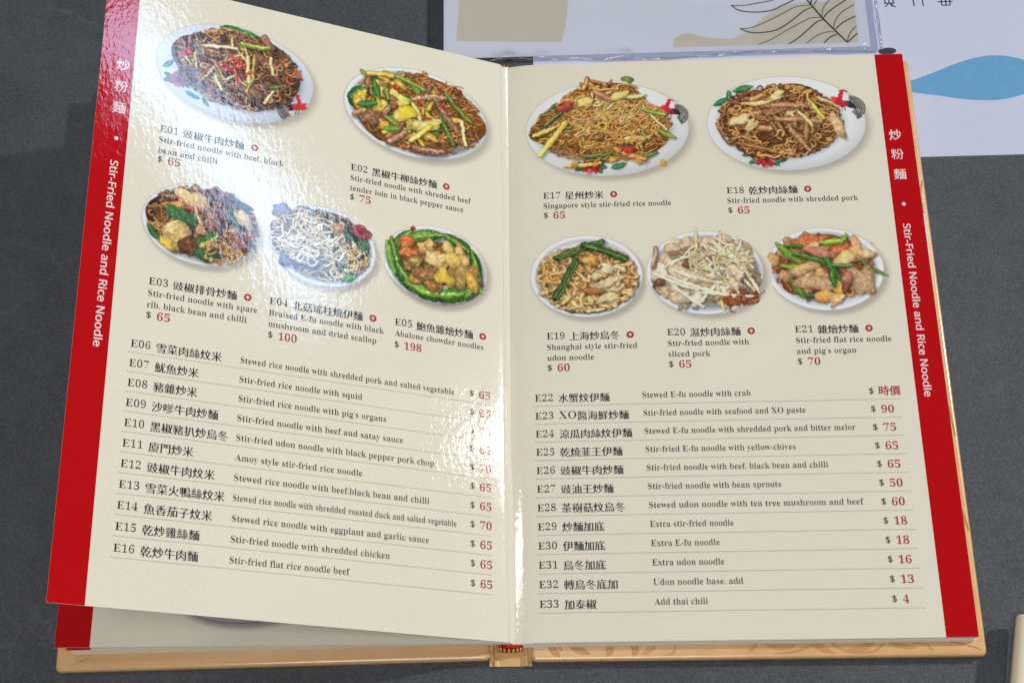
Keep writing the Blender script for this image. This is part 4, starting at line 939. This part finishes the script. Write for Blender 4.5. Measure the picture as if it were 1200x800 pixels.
# --- turn the text into outlines once, reshape stroke weights, fill, then lay it on the page
BAND = [(pl, LEFT, 191.8, (100.2, 89.0, 77.8), 62.0, 50.8), (prr, RIGHT, 193.3, (101.6, 90.7, 79.5), 63.0, 52.3)]
for ch in '炒粉麵': key('cjkbold', ch)
key('band', 'Stir-Fried Noodle and Rice Noodle')
HREF = {'code': 'E', 'serif': 'E', 'price': '6', 'band': 'E', 'dollar': '$'}
for st_, ch in HREF.items(): key(st_, ch)
def make_text_objs():
    obs = []
    for style, text in JOBS:
        c = bpy.data.curves.new('t', 'FONT'); c.body = STYLE[style][0](text); c.size = 1; c.resolution_u = 2
        o = bpy.data.objects.new('t', c); COL.objects.link(o); obs.append(o)
    return obs
tobs = make_text_objs(); dg = bpy.context.evaluated_depsgraph_get(); dg.update()
def sample(sp):
    bp_ = sp.bezier_points; n = len(bp_); out = []
    for i in range(n):
        a, b_ = bp_[i], bp_[(i+1) % n]
        p0, p1, p2_, p3_ = a.co, a.handle_right, b_.handle_left, b_.co
        L = (p3_-p0); k = 3
        if L.length < 1e-6: continue
        cr = abs((p1-p0).cross(L).z)/L.length+abs((p2_-p0).cross(L).z)/L.length
        if cr < .004: k = 1
        for j in range(k):
            t_ = j/k; m_ = 1-t_
            q_ = p0*(m_**3)+p1*(3*m_*m_*t_)+p2_*(3*m_*t_*t_)+p3_*(t_**3); out.append((q_.x, q_.y))
    return np.array(out)
def area(P): x, y = P[:, 0], P[:, 1]; return .5*np.sum(x*np.roll(y, -1)-y*np.roll(x, -1))
def reshape(P, dx, dy, s):
    k = np.linalg.norm(P-np.roll(P, 1, 0), axis=1) > 1e-5
    P = P[k]
    if len(P) < 3: return P
    e = np.roll(P, -1, 0)-P; L = np.linalg.norm(e, axis=1)[:, None]; nn = np.stack([e[:, 1], -e[:, 0]], 1)/L*s
    n1 = np.roll(nn, 1, 0); n2 = nn
    d1 = dx*n1[:, 0]**2+dy*n1[:, 1]**2; d2 = dx*n2[:, 0]**2+dy*n2[:, 1]**2
    det = n1[:, 0]*n2[:, 1]-n1[:, 1]*n2[:, 0]
    sf = np.where(np.abs(det) < .25, 1, det)
    vx = (d1*n2[:, 1]-d2*n1[:, 1])/sf; vy = (n1[:, 0]*d2-n2[:, 0]*d1)/sf
    av = (n1*d1[:, None]+n2*d2[:, None])/2
    v_ = np.where((np.abs(det) < .25)[:, None], av, np.stack([vx, vy], 1))
    return P+v_
from mathutils.geometry import tessellate_polygon
GEO = {}
def inside(pt, P):
    x, y = pt; X, Y = P[:, 0], P[:, 1]; X2, Y2 = np.roll(X, -1), np.roll(Y, -1)
    c_ = ((Y > y) != (Y2 > y)) & (x < (X2-X)*(y-Y)/np.where(Y2 == Y, 1e-9, Y2-Y)+X)
    return c_.sum() % 2 == 1
for (style, text), o in zip(JOBS, tobs):
    cu = o.to_curve(dg); dx, dy = STYLE[style][1:]
    polys = [sample(sp) for sp in cu.splines if sp.type == 'BEZIER' and len(sp.bezier_points) > 2]
    o.to_curve_clear()
    polys = [p_ for p_ in polys if len(p_) > 2]
    VV, FF, ZZ = [], [], []
    if polys:
        s = math.copysign(1, area(max(polys, key=lambda p_: abs(area(p_)))))
        outer = [p_ for p_ in polys if area(p_)*s > 0]; holes = [p_ for p_ in polys if area(p_)*s <= 0]
        groups = [[p_] for p_ in outer]
        for h_ in holes:
            best = None
            for g_ in groups:
                o_ = g_[0]
                if h_[0, 0] < o_[:, 0].min() or h_[0, 0] > o_[:, 0].max(): continue
                if inside(h_[0], o_) and (best is None or abs(area(o_)) < abs(area(best[0]))): best = g_
            if best is not None: best.append(h_)
            else: groups.append([h_])
        for gi, g_ in enumerate(groups):
            sg = math.copysign(1, area(g_[0]))
            for k_ in (1., .7, .4, .2, 0.):          # back off the weight change where the outline would cross itself
                rs_ = []
                for j_, P_ in enumerate(g_):
                    r_ = reshape(P_, dx*k_, dy*k_, sg)
                    if len(r_) < 3 or area(r_)*area(P_) <= 0: continue
                    rs_.append(r_)
                if len(rs_) < len(g_) and k_ > 0: continue
                want = abs(area(rs_[0]))-sum(abs(area(r_)) for r_ in rs_[1:])
                al_ = np.concatenate(rs_); tris = []; tot = 0
                for t3 in tessellate_polygon([[Vector((a_, b_, 0)) for a_, b_ in r_] for r_ in rs_]):
                    a_, b_, c_ = (al_[q_] for q_ in t3)
                    cr = (b_[0]-a_[0])*(c_[1]-a_[1])-(b_[1]-a_[1])*(c_[0]-a_[0]); tot += abs(cr)/2
                    if abs(cr) > 1e-9: tris.append(t3 if cr > 0 else t3[::-1])
                if abs(tot-want) < .025*want: break
            n0 = len(VV); VV += [tuple(q_) for q_ in al_]; ZZ += [.004*(gi % 4)]*len(al_)
            FF += [tuple(q_+n0 for q_ in t3) for t3 in tris]
    GEO[(style, text)] = (np.array(VV) if VV else np.zeros((0, 2)), FF, np.array(ZZ))
for o in tobs: d_ = o.data; bpy.data.objects.remove(o); bpy.data.curves.remove(d_)
REFH = {st_: GEO[(st_, ch)][0][:, 1].max()-GEO[(st_, ch)][0][:, 1].min() for st_, ch in HREF.items()}

def place(name, parent, surf, runs, h, label=None, mats=None):
    out = Mesh()
    for (k, u, v, size, width, slot) in runs:
        V, F, Z = GEO[k]
        if not len(V): continue
        x0, x1 = V[:, 0].min(), V[:, 0].max()
        if isinstance(size, str):
            em = float(size[2:] or EM); sy = em/1.155*1.16
            sx = width/(x1-x0)
        else:
            sy = size/REFH[k[0]]; sx = width/(x1-x0) if width else sy
        X = (V[:, 0]-x0)*sx; Y = V[:, 1]*sy
        if k[0] == 'dollar': Y = (V[:, 1]-V[:, 1].min())*sy
        P = surf(u+surf.side*X, v+Y, h+Z)
        out.add([tuple(p_) for p_ in P], F, slot)
    return out.make(name, mats or [M['ink'], M['ink_red']], parent, True)
for name, parent, surf, runs, h, label in PRINTS: place(name, parent, surf, runs, h, label)
for parent, surf, uc, ys_, vd, vt in BAND:
    out = Mesh()
    for ch, yc in zip('炒粉麵', ys_):
        V, F, Z = GEO[('cjkbold', ch)]; c0 = (V.max(0)+V.min(0))/2; s = 7.3/1.155
        P = surf(uc+surf.side*(V[:, 0]-c0[0])*s, yc+(V[:, 1]-c0[1])*s, .06+Z); out.add([tuple(p_) for p_ in P], F)
    out.make('band_characters', M['white_ink'], parent, True)
    t_ = np.linspace(0, 2*math.pi, 17)[:-1]; o = Mesh()
    f = tuple(range(16)); o.add([tuple(p_) for p_ in surf(uc+surf.side*.95*np.cos(t_), vd+.95*np.sin(t_), .06)], [f if surf.side > 0 else f[::-1]]); o.make('band_dot', M['white_ink'], parent)
    V, F, Z = GEO[('band', 'Stir-Fried Noodle and Rice Noodle')]; x0, x1 = V[:, 0].min(), V[:, 0].max(); sx = 89.3/(x1-x0); sy = 3.5/REFH['band']
    # reading downwards: letter tops point to the right
    P = surf(uc+surf.side*(V[:, 1]*sy-1.6), vt-(V[:, 0]-x0)*sx, .06+Z); out = Mesh(); out.add([tuple(p_) for p_ in P], F); out.make('band_title', M['white_ink'], parent, True)
